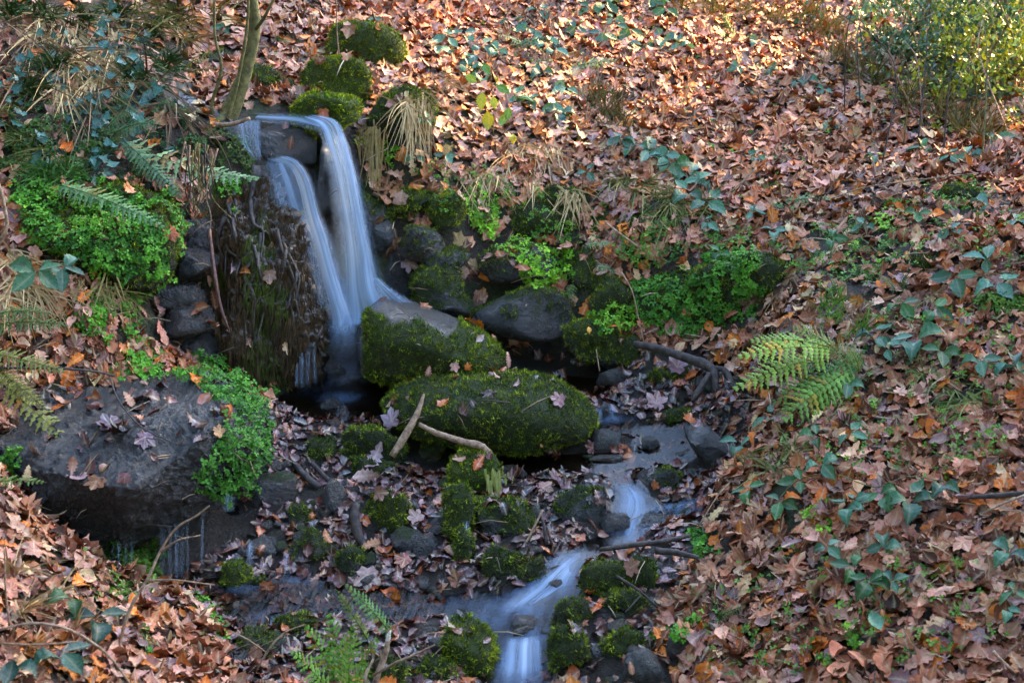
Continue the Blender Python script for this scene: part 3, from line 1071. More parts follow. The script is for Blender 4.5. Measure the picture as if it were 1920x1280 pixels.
# ------------------------------------------------------------------ leaf shapes
def fan_leaf(outline, curl, seed, ring=True):
    """outline (n,2) around a centre at origin"""
    rr = random.Random(seed)
    O = np.array(outline, float)
    n = len(O)
    V = [(0, 0, 0)]
    vein = [1.0]
    rad = np.linalg.norm(O, axis=1)
    med = np.median(rad)
    vo = np.clip((rad - med) * 6, 0, 1)
    if ring:
        for i, p in enumerate(O):
            V.append((p[0] * .55, p[1] * .55, 0))
            vein.append(vo[i])
    for i, p in enumerate(O):
        V.append((p[0], p[1], 0))
        vein.append(vo[i])
    V = np.array(V)
    F = []
    if ring:
        for i in range(n):
            j = (i + 1) % n
            F.append((0, 1 + i, 1 + j))
            F.append((1 + i, 1 + n + i, 1 + n + j))
            F.append((1 + i, 1 + n + j, 1 + j))
    else:
        for i in range(n):
            F.append((0, 1 + i, 1 + (i + 1) % n))
    a, b, c, d = (rr.uniform(-1, 1) * curl for _ in range(4))
    ph = rr.uniform(0, 6.28)
    x, y = V[:, 0], V[:, 1]
    r2 = x * x + y * y
    V[:, 2] = a * x * x * 1.6 + b * y * y * 1.2 + c * x * y + abs(d) * r2 * 0.8 + 0.10 * curl * np.sin(x * 9 + ph) * np.sqrt(r2) * 1.5 + np.array([rr.uniform(-.05, .05) for _ in x]) * curl * 1.4
    V[:, 0] *= 1 - np.clip(np.abs(a) * 0.35, 0, .4)
    return V, np.array(F), np.array(vein)


def maple_outline(seed, teeth=True):
    rr = random.Random(seed)
    seq = [(-18, .40), (38, .54), (90, .60), (142, .54), (198, .40)]
    out = [(-90, .22), (-58, .34)]
    for k, (a, r) in enumerate(seq):
        r *= rr.uniform(.88, 1.1)
        out += [(a - 17, r * rr.uniform(.74, .84)), (a - 7, r * .88), (a, r), (a + 7, r * .88), (a + 17, r * rr.uniform(.74, .84))]
        if k < 4:
            out += [(a + 27, r * rr.uniform(.54, .68))]
    out += [(238, .34)]
    return [(math.cos(math.radians(a)) * r, math.sin(math.radians(a)) * r + 0.02) for a, r in out]


def strip_leaf(hw, L_, curl, seed, fold=0.15, n=10):
    """long leaf built along a midrib; hw(t) half width"""
    rr = random.Random(seed)
    V, vein, F = [], [], []
    bend = rr.uniform(-1, 1) * curl
    tw = rr.uniform(-1, 1) * curl
    for i in range(n + 1):
        t = i / n
        w = hw(t, i)
        y = (t - 0.5) * L_
        z0 = bend * (t - 0.5) ** 2 * 1.6 + rr.uniform(-.02, .02) * curl
        for s_ in (-1, 0, 1):
            zz = z0 + abs(s_) * w * fold * 2 + s_ * w * tw * (t - .5) * 2 + (rr.uniform(-.03, .03) * curl if s_ else 0)
            V.append((s_ * w, y, zz))
            vein.append(1.0 if s_ == 0 else 0.0)
    for i in range(n):
        for k in (0, 1):
            a = i * 3 + k
            F.append((a, a + 1, a + 4))
            F.append((a, a + 4, a + 3))
    return np.array(V), np.array(F), np.array(vein)


def oak_hw(seed):
    rr = random.Random(seed)
    ws = [0.03, 0.07, 0.17, 0.11, 0.24, 0.15, 0.30, 0.19, 0.30, 0.20, 0.22, 0.13, 0.03]
    ws = [w * rr.uniform(.85, 1.12) for w in ws]
    return lambda t, i: ws[min(i, 12)]


def ovate_hw(maxw, point=1.3, teeth=0.0):
    def f(t, i):
        w = maxw * (math.sin(math.pi * min(1, t ** 0.88)) ** 1.15) if 0 < t < 1 else 0.004
        return max(0.004, w * (1 + teeth * (1 if i % 2 else -1)))
    return f


NEAR, FAR = [], []
for k in range(9):
    NEAR.append(('maple', fan_leaf(maple_outline(k), 0.35 + 0.07 * k, 40 + k)))
for k in range(7):
    NEAR.append(('oak', strip_leaf(oak_hw(k), 1.1, 0.5 + 0.12 * k, 60 + k, fold=R.uniform(-.1, .35), n=12)))
for k in range(3):
    NEAR.append(('oval', strip_leaf(ovate_hw(0.26), 0.85, 0.8 + 0.4 * k, 80 + k, fold=R.uniform(0, .5), n=7)))
for k in range(5):
    NEAR.append(('oval', strip_leaf(oak_hw(30 + k) if k < 3 else ovate_hw(.3), 0.9, 0.9 + 0.2 * k, 90 + k, fold=R.uniform(.1, .55), n=12)))
for k in range(4):
    V_, F_, ve_ = fan_leaf(maple_outline(20 + k), 0.75 + .12 * k, 190 + k)
    V_ *= np.array([.8, 1, 1])
    NEAR.append(('maple', (V_, F_, ve_)))
for k in range(5):
    FAR.append(('maple', fan_leaf(maple_outline(k)[::2], 0.5 + .15 * k, 140 + k, ring=False)))
for k in range(4):
    FAR.append(('oak', strip_leaf(oak_hw(k), 1.1, 0.9, 160 + k, fold=R.uniform(0, .35), n=8)))

TONES = [  # name, colour, weight
    ('pale pinkish tan', (0.60, 0.275, 0.175), 27), ('light brown', (0.47, 0.170, 0.080), 24), ('mid brown', (0.27, 0.080, 0.032), 18),
    ('orange brown', (0.55, 0.140, 0.016), 10), ('dark brown', (0.090, 0.028, 0.014), 11), ('greyish mauve', (0.33, 0.17, 0.15), 8),
    ('bleached cream', (0.72, 0.42, 0.21), 5)]
WET_TONES = [('dark red brown', (0.11, 0.020, 0.009), 34), ('purple brown', (0.14, 0.042, 0.038), 26), ('wet mauve', (0.27, 0.12, 0.12), 11),
             ('wet orange', (0.42, 0.085, 0.008), 10), ('wet tan', (0.36, 0.14, 0.07), 9), ('blackish', (0.025, 0.012, 0.008), 18)]


def pick_tones(tones, n):
    w = np.array([t[2] for t in tones], float)
    k = NR.choice(len(tones), n, p=w / w.sum())
    return k, np.array([t[1] for t in tones])[k]


# ------------------------------------------------------------------ leaf litter
NO_LEAF = [  # photo regions where green growth, rock or open water keep the litter thin
    [(20, 345), (150, 330), (330, 380), (345, 450), (320, 540), (270, 575), (200, 510), (110, 470), (40, 430)],
    [(505, 742), (600, 690), (700, 690), (735, 748), (640, 768), (540, 762)],
    [(925, 848), (1130, 838), (1180, 860), (1100, 882), (920, 870)],
    [(1115, 768), (1340, 782), (1330, 812), (1120, 800)],
    [(1180, 495), (1300, 470), (1430, 470), (1440, 610), (1290, 645), (1190, 620)],
    [(860, 350), (1090, 400), (1090, 640), (860, 520)],
    [(1150, 890), (1215, 890), (1240, 930), (1330, 945), (1230, 980), (1210, 1015), (1120, 1040), (1090, 1060), (1090, 1120),
     (1010, 1215), (1030, 1300), (900, 1300), (925, 1220), (900, 1170), (820, 1150), (810, 1115), (980, 1090), (1000, 1040), (1130, 1000)],
    [(380, 200), (480, 200), (480, 330), (600, 700), (400, 700), (380, 330)],
]
IVYBANK = [(0, 0), (300, 0), (360, 120), (380, 240), (330, 340), (0, 350)]
HEDGE = [(1560, -50), (1960, -50), (1960, 290), (1860, 290), (1700, 170), (1600, 110)]
FLATTOP = [(0, 730), (330, 715), (430, 760), (390, 830), (240, 915), (40, 860)]

NL = 46000
lx = NR.uniform(-3.6, 5.6, NL * 3)
ly = NR.uniform(4.1, 14.5, NL * 3)
sel = (np.abs(lx) < 0.40 * ly + 0.35)
lx, ly = lx[sel], ly[sel]
lz = H0(lx, ly)
lu, lv, lt = project(np.stack([lx, ly, lz], 1))
pk = (lu > -120) & (lu < 2040) & (lv > -90) & (lv < 1380)
lx, ly, lu, lv = lx[pk], ly[pk], lu[pk], lv[pk]
dens = np.ones(len(lx))
for pl in NO_LEAF:
    dens[in_poly(lu, lv, pl)] = 0.10
dens[in_poly(lu, lv, IVYBANK)] *= 0.16
dens[in_poly(lu, lv, [(660, 480), (900, 520), (960, 700), (660, 700)])] = 0.0
dens[in_poly(lu, lv, [(400, 205), (660, 205), (740, 560), (700, 690), (560, 740), (500, 420)])] = 0.0
dens[in_poly(lu, lv, HEDGE)] *= 0.6
inbed = in_poly(lu, lv, BED)
dens[inbed] *= 0.68
cl = np.array([noise.noise(Vector((a * 1.3, b * 1.3, 4))) for a, b in zip(lx, ly)])
dens *= np.clip(1.0 + cl * 0.7, 0.35, 1)
for pl in [[(1480, 440), (1640, 410), (1740, 470), (1640, 560), (1500, 570)], [(1600, 350), (1900, 340), (1910, 400), (1700, 440)], [(1090, 360), (1330, 390), (1340, 440), (1100, 430)],
           [(1640, 690), (1850, 720), (1830, 800), (1650, 760)], [(1280, 980), (1380, 960), (1370, 1070), (1290, 1080)], [(740, 190), (860, 220), (850, 340), (700, 320)], [(1540, 90), (1700, 150), (1850, 260), (1700, 260)]]:
    dens[in_poly(lu, lv, pl)] *= 0.4
pk = NR.rand(len(lx)) < dens
lx, ly, lu, lv, inbed = lx[pk], ly[pk], lu[pk], lv[pk], inbed[pk]
order = NR.permutation(len(lx))[:36000]
lx, ly, lu, lv, inbed = lx[order], ly[order], lu[order], lv[order], inbed[order]
LP, LN, LK = [], [], []
for i in range(len(lx)):
    h = ALL.ray_cast(Vector((lx[i], ly[i], 8)), Vector((0, 0, -1)))
    if h[0] is None:
        continue
    if h[2] >= NG and (R.random() > (0.16 if lu[i] > 560 else 0.07) or h[1][2] < 0.55):
        continue
    if h[2] >= NG:
        _q = project(np.array(h[0]))
        if 655 < _q[0] < 1130 and 540 < _q[1] < 850 and R.random() > (.25 if _q[1] > 690 else .05):
            continue
    LP.append(h[0][:])
    nn = h[1] if h[1][2] > 0 else -h[1]
    LN.append(nn[:])
    LK.append(i)
LP, LN, LK = np.array(LP), np.array(LN), np.array(LK)
nst = len(LP)
SP, SN = [], []
for _ in range(9000):
    u, v = R.uniform(0, 1920), R.uniform(0, 1280)
    if in_poly(u, v, NO_LEAF[0]) or 400 < u < 740 and v < 740 or (u < 380 and v < 340 and R.random() > .3):
        continue
    d_ = raydir(u, v)
    h = ALL.ray_cast(Vector(CAM), Vector(d_ / np.linalg.norm(d_)))
    if h[0] is None or h[2] >= NG or abs(h[1][2]) > 0.78 or R.random() > .5:
        continue
    SP.append(h[0][:])
    nn = h[1] if h[1][2] > 0 else -h[1]
    SN.append(nn[:])
LP, LN = np.concatenate([LP, SP]), np.concatenate([LN, SN])
_u, _v, _t = project(LP)
inb = in_poly(_u, _v, BED)
flat_ = in_poly(*project(LP)[:2], FLATTOP)
size = NR.uniform(0.058, 0.128, len(LP)) * np.where(inb, 0.82, 1.0)
tilt = np.where(inb, 0.16, 0.22) * NR.uniform(0.2, 2.0, len(LP))
LM = frames(LN, NR.rand(len(LP)) * 6.283, tilt, size)
lift = np.where(inb | flat_, 0.006, NR.uniform(0.004, 0.028, len(LP)))
LT = LP + LN * lift[:, None]
LU, LV_, LD = project(LT)
wetl = inb | flat_
apparent = size / LD
vis = np.zeros(len(LP), bool)
cand = np.argsort(-apparent * (1 + 0.3 * NR.rand(len(LP))))[:5000]
infr = (LU > 8) & (LU < 1912) & (LV_ > 8) & (LV_ < 1272)


def zone(u, v):
    if u < 520 and v > 930:
        return 'in the drift at the bottom left corner' if v > 1090 else 'beside the foot of the big flat rock'
    if u < 520 and v > 560:
        return 'on or behind the big flat rock at left'
    if u < 620:
        return 'on the steep left bank above the cress'
    if in_poly(u, v, BED):
        if v < 870:
            return 'in the wet bed around the mossy dome'
        return 'in the stony middle of the stream bed' if v < 1090 else 'beside the lowest rapid'
    if v > 1130:
        return 'along the bottom of the right bank' if u < 1600 else 'in the bottom right corner'
    if v > 900:
        return 'on the right bank below the long stick' if u > 1550 else 'on the bank edge right of the cascade'
    if v > 650:
        return 'on the right bank beside the bramble leaves'
    if v > 380:
        return 'above the fern on the right bank' if u > 1400 else 'on top of the mossy wall'
    if u < 1000:
        return 'on the slope right of the waterfall lip'
    return 'high on the far leafy slope'


LEAFOBJ = {}
for k, (kind_, (V, F, ve)) in enumerate(NEAR):
    c = np.ones((len(V), 4))
    for mname, short in (('dry_fallen_leaf', 'd'), ('wet_fallen_leaf', 'w')):
        LEAFOBJ[(k, short)] = mesh_np('fallen_leaf', V, F, mname, {'col': c, 'vein': ve})


def leaf_object(k, M, T, col, wet_, label, group=None):
    o = link('fallen_leaf', LEAFOBJ[(k, 'w' if wet_ else 'd')])
    m4 = Matrix([[M[r][c] for c in range(3)] + [T[r]] for r in range(3)] + [[0, 0, 0, 1]])
    o.matrix_world = m4
    o.color = (col[0], col[1], col[2], 1)
    tag(o, label, 'leaf', group)
    return o


TKd, TCd = pick_tones(TONES, len(LP))
TKw, TCw = pick_tones(WET_TONES, len(LP))
jit = NR.uniform(0.7, 1.25, (len(LP), 1)) * (1 + NR.normal(0, .05, (len(LP), 3)))
colsL = np.where(wetl[:, None], TCw, TCd) * jit
hv = np.array([noise.noise(Vector((p[0] * .9, p[1] * .9, 2.2))) for p in LP])[:, None]
colsL *= np.where(wetl[:, None], 1.0, 1 + hv * np.array([[0.2, -0.05, -0.2]]))
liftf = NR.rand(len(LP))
colsL *= (0.45 + 0.65 * liftf)[:, None]          # lower leaves darkened, shade under the litter put into their colour
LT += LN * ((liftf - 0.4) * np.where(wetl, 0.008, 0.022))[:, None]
kinds = NR.choice(len(NEAR), len(LP), p=np.array([.75] * 9 + [1.0] * 7 + [.7] * 3 + [1.1] * 5 + [.8] * 4) / (6.75 + 7 + 2.1 + 5.5 + 3.2))
nobj = 0
taken = np.zeros(len(LP), bool)
KN = {'maple': 'lobed sycamore', 'oak': 'wavy edged oak', 'oval': 'narrow oval'}
for i in cand:
    if nobj >= 290:
        break
    if not infr[i]:
        continue
    # seen from the camera, and lying on top of the litter
    d = LT[i] - CAM
    dl = np.linalg.norm(d)
    h = ALL.ray_cast(Vector(CAM), Vector(d / dl))
    if h[0] is not None and (Vector(CAM) - h[0]).length < dl - 0.06:
        continue
    LT[i] += LN[i] * 0.012
    kd = KN[NEAR[kinds[i]][0]]
    tn = (WET_TONES[TKw[i]] if wetl[i] else TONES[TKd[i]])[0]
    z_ = zone(LU[i], LV_[i])
    if LV_[i] > 1000 and LU[i] > 1300 and NR.rand() < 0.25:
        pass
    leaf_object(kinds[i], LM[i], LT[i], colsL[i], wetl[i], f'{tn} {kd} leaf fallen {z_}', f'{tn} {kd} leaves {z_}')
    taken[i] = True
    nobj += 1
ZS = [('dry', ~wetl), ('wet', wetl)]
for nm, msk in ZS:
    s = Soup()
    for near in (True, False):
        protos = NEAR if near else FAR
        for k, (kn, pr) in enumerate(protos):
            kk = kinds if near else kinds % len(FAR)
            q = msk & ~taken & ((LD < 8.3) == near) & (kk == k)
            if q.any():
                s.batch(pr, LM[q], LT[q], colsL[q])
    o = link('leaf_litter', s.mesh('leaf_litter', nm + '_fallen_leaf'))
    tag(o, 'deep litter of dry pinkish brown oak and sycamore leaves on the banks' if nm == 'dry' else
        'soaked dark leaves packed between the stones of the stream bed', 'leaf litter', kind='stuff')


# single leaves that catch the eye
def hero_leaf(u, v, size_px, kindname, col, label, wet_=False, tilt_=0.15, yaw=None, face=0.5, bvh=None, lift=0.008):
    P, n = ghit(u, v, ALL)
    d = (CAM - P) / np.linalg.norm(CAM - P)
    n = n * (1 - face) + d * face
    n /= np.linalg.norm(n)
    Dp = np.linalg.norm(P - CAM)
    s_ = size_px * Dp / FPX * 0.82
    col = (col[0] * .85, col[1] * .72, col[2] * .62)
    ks = [k for k, (kn, _) in enumerate(NEAR) if kn == kindname]
    k = ks[int(u + v) % 3]
    M = frames(n[None], np.array([yaw if yaw is not None else R.uniform(0, 6.28)]), np.array([tilt_]), np.array([s_]))[0]
    return leaf_object(k, M, P + n * (lift + 0.01) + d * 0.02, col, wet_, label)


HERO = [
    (1048, 752, 44, 'maple', (.30, .13, .15), 'purple pink lobed leaf flat on the mossy dome', True),
    (969, 722, 22, 'oak', (.42, .24, .24), 'tiny pink leaf near the crest of the mossy dome', True),
    (1014, 832, 14, 'oval', (.62, .33, .12), 'small pale orange leaf at the foot of the mossy dome', False),
    (898, 636, 30, 'oval', (.50, .38, .40), 'slim pale leaf on the long mossy boulder', True),
    (950, 676, 36, 'oak', (.34, .2, .2), 'mauve leaf hanging at the right tip of the long mossy boulder', True),
    (852, 684, 28, 'maple', (.50, .30, .27), 'pale pink leaf between the two mossy boulders', False),
    (877, 688, 22, 'maple', (.62, .19, .03), 'bright orange leaf between the two mossy boulders', False),
    (804, 696, 30, 'oak', (.45, .19, .15), 'salmon pink oak leaf at the left end of the mossy dome', True),
    (1105, 620, 22, 'oval', (.80, .42, .06), 'yellow orange leaf on the olive overhanging stone', False),
    (535, 238, 28, 'oak', (.24, .085, .06), 'red brown leaf stuck upper on the wet lip block', True),
    (545, 268, 30, 'oak', (.16, .05, .04), 'dark red leaf stuck lower on the wet lip block', True),
    (606, 210, 34, 'maple', (.42, .09, .015), 'crinkled orange red leaf at the lip beside the bright mossy boulder', True),
    (505, 512, 38, 'maple', (.30, .18, .16), 'folded pale brown leaf hanging on the root bank', True),
    (509, 458, 28, 'oval', (.42, .26, .2), 'narrow tan leaf clinging high on the root bank', False),
    (427, 600, 34, 'oval', (.30, .21, .12), 'brown leaf caught on the red root', False),
    (965, 330, 38, 'oak', (.36, .10, .02), 'rust orange oak leaf hanging over the mossy wall', False),
    (824, 312, 32, 'oval', (.52, .16, .05), 'orange pointed leaf hanging on a stalk left of the cress', False),
    (1412, 562, 62, 'maple', (.13, .07, .06), 'large dark curled leaf standing on the wall cress', False),
    (1230, 480, 60, 'maple', (.44, .24, .15), 'large tan leaf drooping over the wall top', False),
    (765, 495, 50, 'maple', (.22, .12, .11), 'big pale ribbed leaf left of the wall stones', True),
    (868, 505, 38, 'maple', (.40, .26, .22), 'crumpled pinkish leaf on the wall stone', False),
    (895, 553, 20, 'maple', (.48, .25, .18), 'small leaf in the gap left of the smooth boulder', False),
    (700, 862, 66, 'oak', (.32, .22, .27), 'mauve blue ribbed oak leaf above the green topped stone', True),
    (690, 890, 58, 'oak', (.50, .34, .34), 'pale pink oak leaf beside the mauve one', True),
    (738, 788, 56, 'maple', (.34, .26, .36), 'pale lilac leaf below the left pool', True),
    (712, 925, 44, 'maple', (.35, .20, .16), 'curled leaf lying on the green topped stone', True),
    (783, 975, 46, 'maple', (.42, .27, .24), 'pale fluted leaf right of the green topped stone', True),
    (700, 1022, 50, 'oak', (.52, .27, .16), 'light orange oak leaf under the green topped stone', False),
    (690, 1078, 74, 'maple', (.40, .27, .25), 'large flat pinkish grey leaf near the bright fern', True),
    (500, 1100, 52, 'maple', (.36, .10, .02), 'dark orange leaf floating below the drips', True),
    (740, 1128, 44, 'oak', (.60, .18, .02), 'vivid orange leaf above the bright fern', False),
    (760, 1050, 50, 'maple', (.34, .09, .02), 'rust red leaf in the middle of the bed', True),
    (478, 1232, 58, 'oak', (.42, .24, .18), 'tan oak leaf with dark ribs lying on a stone at bottom left', False),
    (1185, 1065, 52, 'maple', (.42, .24, .19), 'pinkish tan leaf propped on the mossy stones', False),
    (1230, 910, 28, 'maple', (.55, .14, .03), 'small orange red leaf on the tilted dark stone', True),
    (1180, 862, 54, 'oval', (.55, .25, .12), 'salmon leaf at the head of the cascade', True),
    (1360, 882, 44, 'maple', (.50, .28, .17), 'rolled tan leaf at the edge of the right bank', False),
    (1828, 800, 78, 'maple', (.40, .18, .12), 'large reddish leaf lying face up on the right bank', False),
    (1570, 820, 50, 'maple', (.58, .38, .24), 'pale broad leaf below the fern', False),
    (1710, 575, 70, 'maple', (.42, .23, .17), 'pale folded leaf beside the dark rock at the right edge', False),
    (1018, 918, 46, 'maple', (.44, .22, .17), 'rosy crumpled leaf above the dark rounded stone', True),
    (612, 1010, 34, 'oak', (.52, .24, .14), 'orange tinted leaf on the broad grey green stone', False),
    (1270, 690, 56, 'maple', (.24, .12, .16), 'purple leaf below the fallen log', True),
    (1230, 760, 60, 'maple', (.40, .22, .24), 'pink lobed leaf at the right pool', True),
    (410, 810, 34, 'maple', (.60, .37, .2), 'pale curled leaf held in the cress on the flat rock', False),
    (450, 705, 40, 'oak', (.56, .31, .2), 'light leaf standing at the crest of the cress clump', False),
    (240, 750, 38, 'oak', (.55, .33, .25), 'pale pink oak leaf on the top of the flat rock', False),
    (135, 875, 40, 'oak', (.52, .27, .2), 'salmon oak leaf near the front edge of the flat rock', True),
    (235, 895, 36, 'maple', (.28, .12, .14), 'purple leaf at the front edge of the flat rock', True),
    (285, 740, 40, 'maple', (.22, .11, .13), 'dark mauve leaf on the back of the flat rock', True),
    (270, 820, 56, 'maple', (.2, .10, .15), 'wet violet leaf in the middle of the flat rock', True),
    (205, 800, 60, 'maple', (.15, .09, .12), 'upturned dark leaf on the left of the flat rock', True),
    (255, 690, 70, 'oak', (.50, .28, .18), 'large pale leaf behind the flat rock', False),
    (1690, 1040, 56, 'oak', (.60, .44, .24), 'pale yellow cream leaf below the bramble leaves', False),
    (1720, 1112, 44, 'maple', (.58, .38, .27), 'cream star shaped leaf low on the right bank', False),
    (510, 720, 22, 'oak', (.5, .2, .08), 'orange brown leaf at the right end of the cress clump', False),
    (150, 290, 34, 'oval', (.50, .30, .18), 'hanging pale dry leaf on the left bank', False),
]
for u, v, sp, kn, c, lab, w_ in HERO:
    hero_leaf(u, v, sp, kn, c, lab, w_)

# ------------------------------------------------------------------ stream water
wz = GZ + nz * 0.2 - 0.030
wm = blur(wet, 1) > 0.02
vi = np.full(GX.size, -1)
faces = []
cells = wm[:-1, :-1] | wm[1:, :-1] | wm[:-1, 1:] | wm[1:, 1:]
cells &= (GY[:-1, :-1] > 4) & (GY[:-1, :-1] < 10)
q = cells.ravel()
FW = TF[q]
used = np.unique(FW)
vi[used] = np.arange(len(used))
WV = np.stack([GX.ravel()[used], GY.ravel()[used], wz.ravel()[used]], 1)
gyz, gxz = np.gradient(GZ, ys, xs)
slope = np.sqrt(gyz ** 2 + gxz ** 2)
foam = np.clip((blur(blur(slope, 2), 2) - 0.5) * 0.3, 0, 0.1) * np.clip(wsoft * 1.6 - 0.3, 0, 1)
# the white tongues of the cascade
for (cu, cv, ru, rv, a_) in [(1185, 925, 35, 30, .5), (1200, 990, 60, 25, .4), (1060, 1050, 50, 30, .5), (1010, 1090, 80, 30, .6), (960, 1130, 80, 35, .5),
                             (920, 1150, 60, 30, .4), (990, 1180, 60, 35, .45), (960, 1230, 60, 35, .6), (980, 1280, 70, 40, .5), (1260, 940, 80, 14, .5), (640, 735, 40, 14, .6),
                             (1150, 775, 40, 10, .4), (500, 1150, 40, 25, .2), (450, 1090, 50, 14, .25), (560, 1075, 50, 10, .25), (870, 1120, 50, 18, .2)]:
    foam = np.maximum(foam, a_ * 0.8 * np.exp(-(((gu - cu) / (ru * .8)) ** 2 + ((gv - cv) / (rv * .7)) ** 2) * 1.2))
foam = np.clip(foam, 0.0, 1)
ang = np.arctan2(gyz, gxz)
fl = np.stack([GX * 0.5 + GY * 1.2, GX * 1.0 - GY * 0.25, np.zeros_like(GX)], 2).reshape(-1, 3)[used]
wme = mesh_np('stream_water', WV, vi[FW], 'stream_water', {'foam': foam.ravel()[used], 'flow': fl})
wo = link('stream', wme)
tag(wo, 'dark smooth stream water sliding between stones with milky blue rapids', kind='structure')


def water_sheet(parent, name, rows, nu=14, nv=60, strength=1.0, bow=0.04, fade=0.2, topfade=0.04, botfade=0.15, seed=0.0):
    """rows: (left pixel, right pixel, v, Y); a curved sheet of falling water"""
    Lp = smooth_path([np.append(at(r[0], r[2], r[3]), 0) for r in rows], 6)
    Rp = smooth_path([np.append(at(r[1], r[2] if len(r) < 5 else r[4], r[3]), 0) for r in rows], 6)
    Lp, Rp = np.array(Lp)[:, :3], np.array(Rp)[:, :3]
    nr = len(Lp)
    V, fo, fw = [], [], []
    ln = 0.0
    for i in range(nr):
        if i:
            ln += np.linalg.norm((Lp[i] + Rp[i]) / 2 - (Lp[i - 1] + Rp[i - 1]) / 2)
        for k in range(nu + 1):
            s_ = k / nu
            P = Lp[i] * (1 - s_) + Rp[i] * s_
            b_ = 4 * s_ * (1 - s_)
            P = P - FWD * (bow * b_ + 0.016 * math.sin(s_ * 7 + seed + i * .05)) + np.array([0, 0, 0.0])
            V.append(P)
            e = min(1, s_ / fade, (1 - s_) / fade)
            e = e * e * (3 - 2 * e)
            t = i / (nr - 1)
            e2 = min(1, (t + 0.3 * topfade) / topfade if topfade > 0 else 1, (1 - t) / botfade if botfade > 0 else 1)
            fo.append(max(0, e * e2) * strength)
            fw.append((ln * 1.0 + seed * 3, s_ * (1.0 + 0.0 * ln) + seed, 0))
    F = []
    for i in range(nr - 1):
        for k in range(nu):
            a = i * (nu + 1) + k
            F.append((a, a + 1, a + nu + 2, a + nu + 1))
    me = mesh_np(name, np.array(V) - np.array(parent.location), np.array(F), 'falling_water', {'foam': np.array(fo), 'flow': np.array(fw)})
    return link(name, me, parent=parent)


wf = empty('waterfall', at(650, 640, 7.75))
tag(wf, 'silky blue white waterfall dropping in two strands over dark wet rock', 'waterfall')
bpy.context.view_layer.update()
water_sheet(wf, 'tall_fall', [(560, 590, 222, 8.2, 215), (592, 632, 240, 8.05, 226), (606, 652, 280, 7.95, 262), (622, 668, 340, 7.9, 325), (634, 684, 410, 7.86), (640, 700, 480, 7.84),
                              (640, 712, 540, 7.82), (636, 735, 590, 7.8), (640, 720, 612, 7.76)], strength=1.15, seed=1.0, botfade=0.05)
water_sheet(wf, 'tall_fall_veil', [(600, 650, 250, 8.07), (612, 680, 340, 7.96), (622, 700, 430, 7.92), (622, 722, 520, 7.9), (615, 760, 600, 7.88)], strength=0.5, seed=4.3, botfade=0.1)
water_sheet(wf, 'short_fall', [(490, 545, 300, 8.02, 292), (536, 566, 316, 7.96, 304), (552, 588, 350, 7.92, 338), (562, 606, 400, 7.88), (574, 624, 450, 7.84), (590, 640, 510, 7.8),
                               (604, 656, 560, 7.76), (610, 672, 600, 7.73), (606, 676, 628, 7.7)], strength=0.95, seed=2.2, botfade=0.1, fade=.35)
water_sheet(wf, 'short_fall_veil', [(486, 560, 303, 8.03), (494, 580, 340, 7.97), (505, 600, 390, 7.9), (548, 634, 450, 7.85), (572, 650, 520, 7.8), (585, 672, 610, 7.76)], strength=0.55, seed=6.1, fade=0.35)
water_sheet(wf, 'splash_apron', [(690, 712, 520, 7.84), (700, 745, 545, 7.8), (705, 790, 572, 7.78), (700, 805, 590, 7.74)], strength=0.75, seed=3.1, fade=0.4, botfade=0.5, bow=0.02)
water_sheet(wf, 'splash_apron', [(612, 690, 590, 7.72), (612, 680, 615, 7.68), (612, 680, 645, 7.6), (600, 690, 670, 7.56)], strength=0.7, seed=8.1, fade=0.5, botfade=0.7, topfade=0.5)
water_sheet(wf, 'lip_water', [(440, 446, 232, 8.3, 208), (500, 500, 232, 8.2, 211), (555, 560, 238, 8.14, 213), (600, 615, 250, 8.05, 226)], strength=0.75, seed=5.0, botfade=0.01, bow=0.0)
water_sheet(wf, 'side_fall', [(440, 492, 226, 8.06), (442, 492, 250, 8.0), (458, 492, 280, 7.97), (484, 492, 305, 7.96)], strength=0.55, seed=7.0, botfade=0.2)
for lb, rows_, st_ in [
    ('silky little drop in the stream at the upper bend by the wet blue stone', [(1146, 1192, 905), (1160, 1212, 930), (1150, 1222, 955), (1136, 1210, 985), (1132, 1200, 1012)], .7),
    ('milky rapid spreading over the steps above the slow pool', [(1062, 1112, 1035), (1035, 1095, 1058), (1005, 1088, 1080), (975, 1082, 1102), (938, 1056, 1128), (925, 1030, 1146)], .9),
    ('lowest white fall of the stream at the bottom edge of the photo', [(934, 1034, 1190), (930, 1032, 1212), (926, 1034, 1240), (915, 1040, 1285)], 1.0),
    ('thin sheet of water slipping in from the right below the tilted stone', [(1296, 1338, 932), (1255, 1300, 944), (1215, 1262, 954), (1190, 1236, 966)], .4)]:
    pts_ = [(r_[0], r_[1], r_[2], ghit((r_[0] + r_[1]) / 2, r_[2])[0][1] - .05) for r_ in rows_]
    e = empty('cascade', at((pts_[-1][0] + pts_[-1][1]) / 2, pts_[-1][2], pts_[-1][3]))
    tag(e, lb, 'cascade')
    bpy.context.view_layer.update()
    water_sheet(e, 'white_water', pts_, strength=st_, bow=.03, seed=rows_[0][0] * .1, fade=.4, topfade=.25, botfade=.25)
# thin trickles
for (u0, v0, u1, v1, Y_, st_, w_, lab) in [
    (566, 660, 566, 728, 7.45, .6, 5, 'b'), (578, 650, 576, 726, 7.45, .5, 6, 'b'), (588, 640, 590, 722, 7.46, .6, 5, 'b'), (558, 680, 556, 726, 7.43, .5, 4, 'b'),
]:
    water_sheet(wf, 'trickle', [(u0 - w_, u0 + w_, v0, Y_), ((u0 + u1) / 2 - w_, (u0 + u1) / 2 + w_, (v0 + v1) / 2, Y_), (u1 - w_, u1 + w_, v1, Y_)], nu=4, strength=st_, bow=0.0, seed=u0 * .1, fade=0.4, topfade=.3)

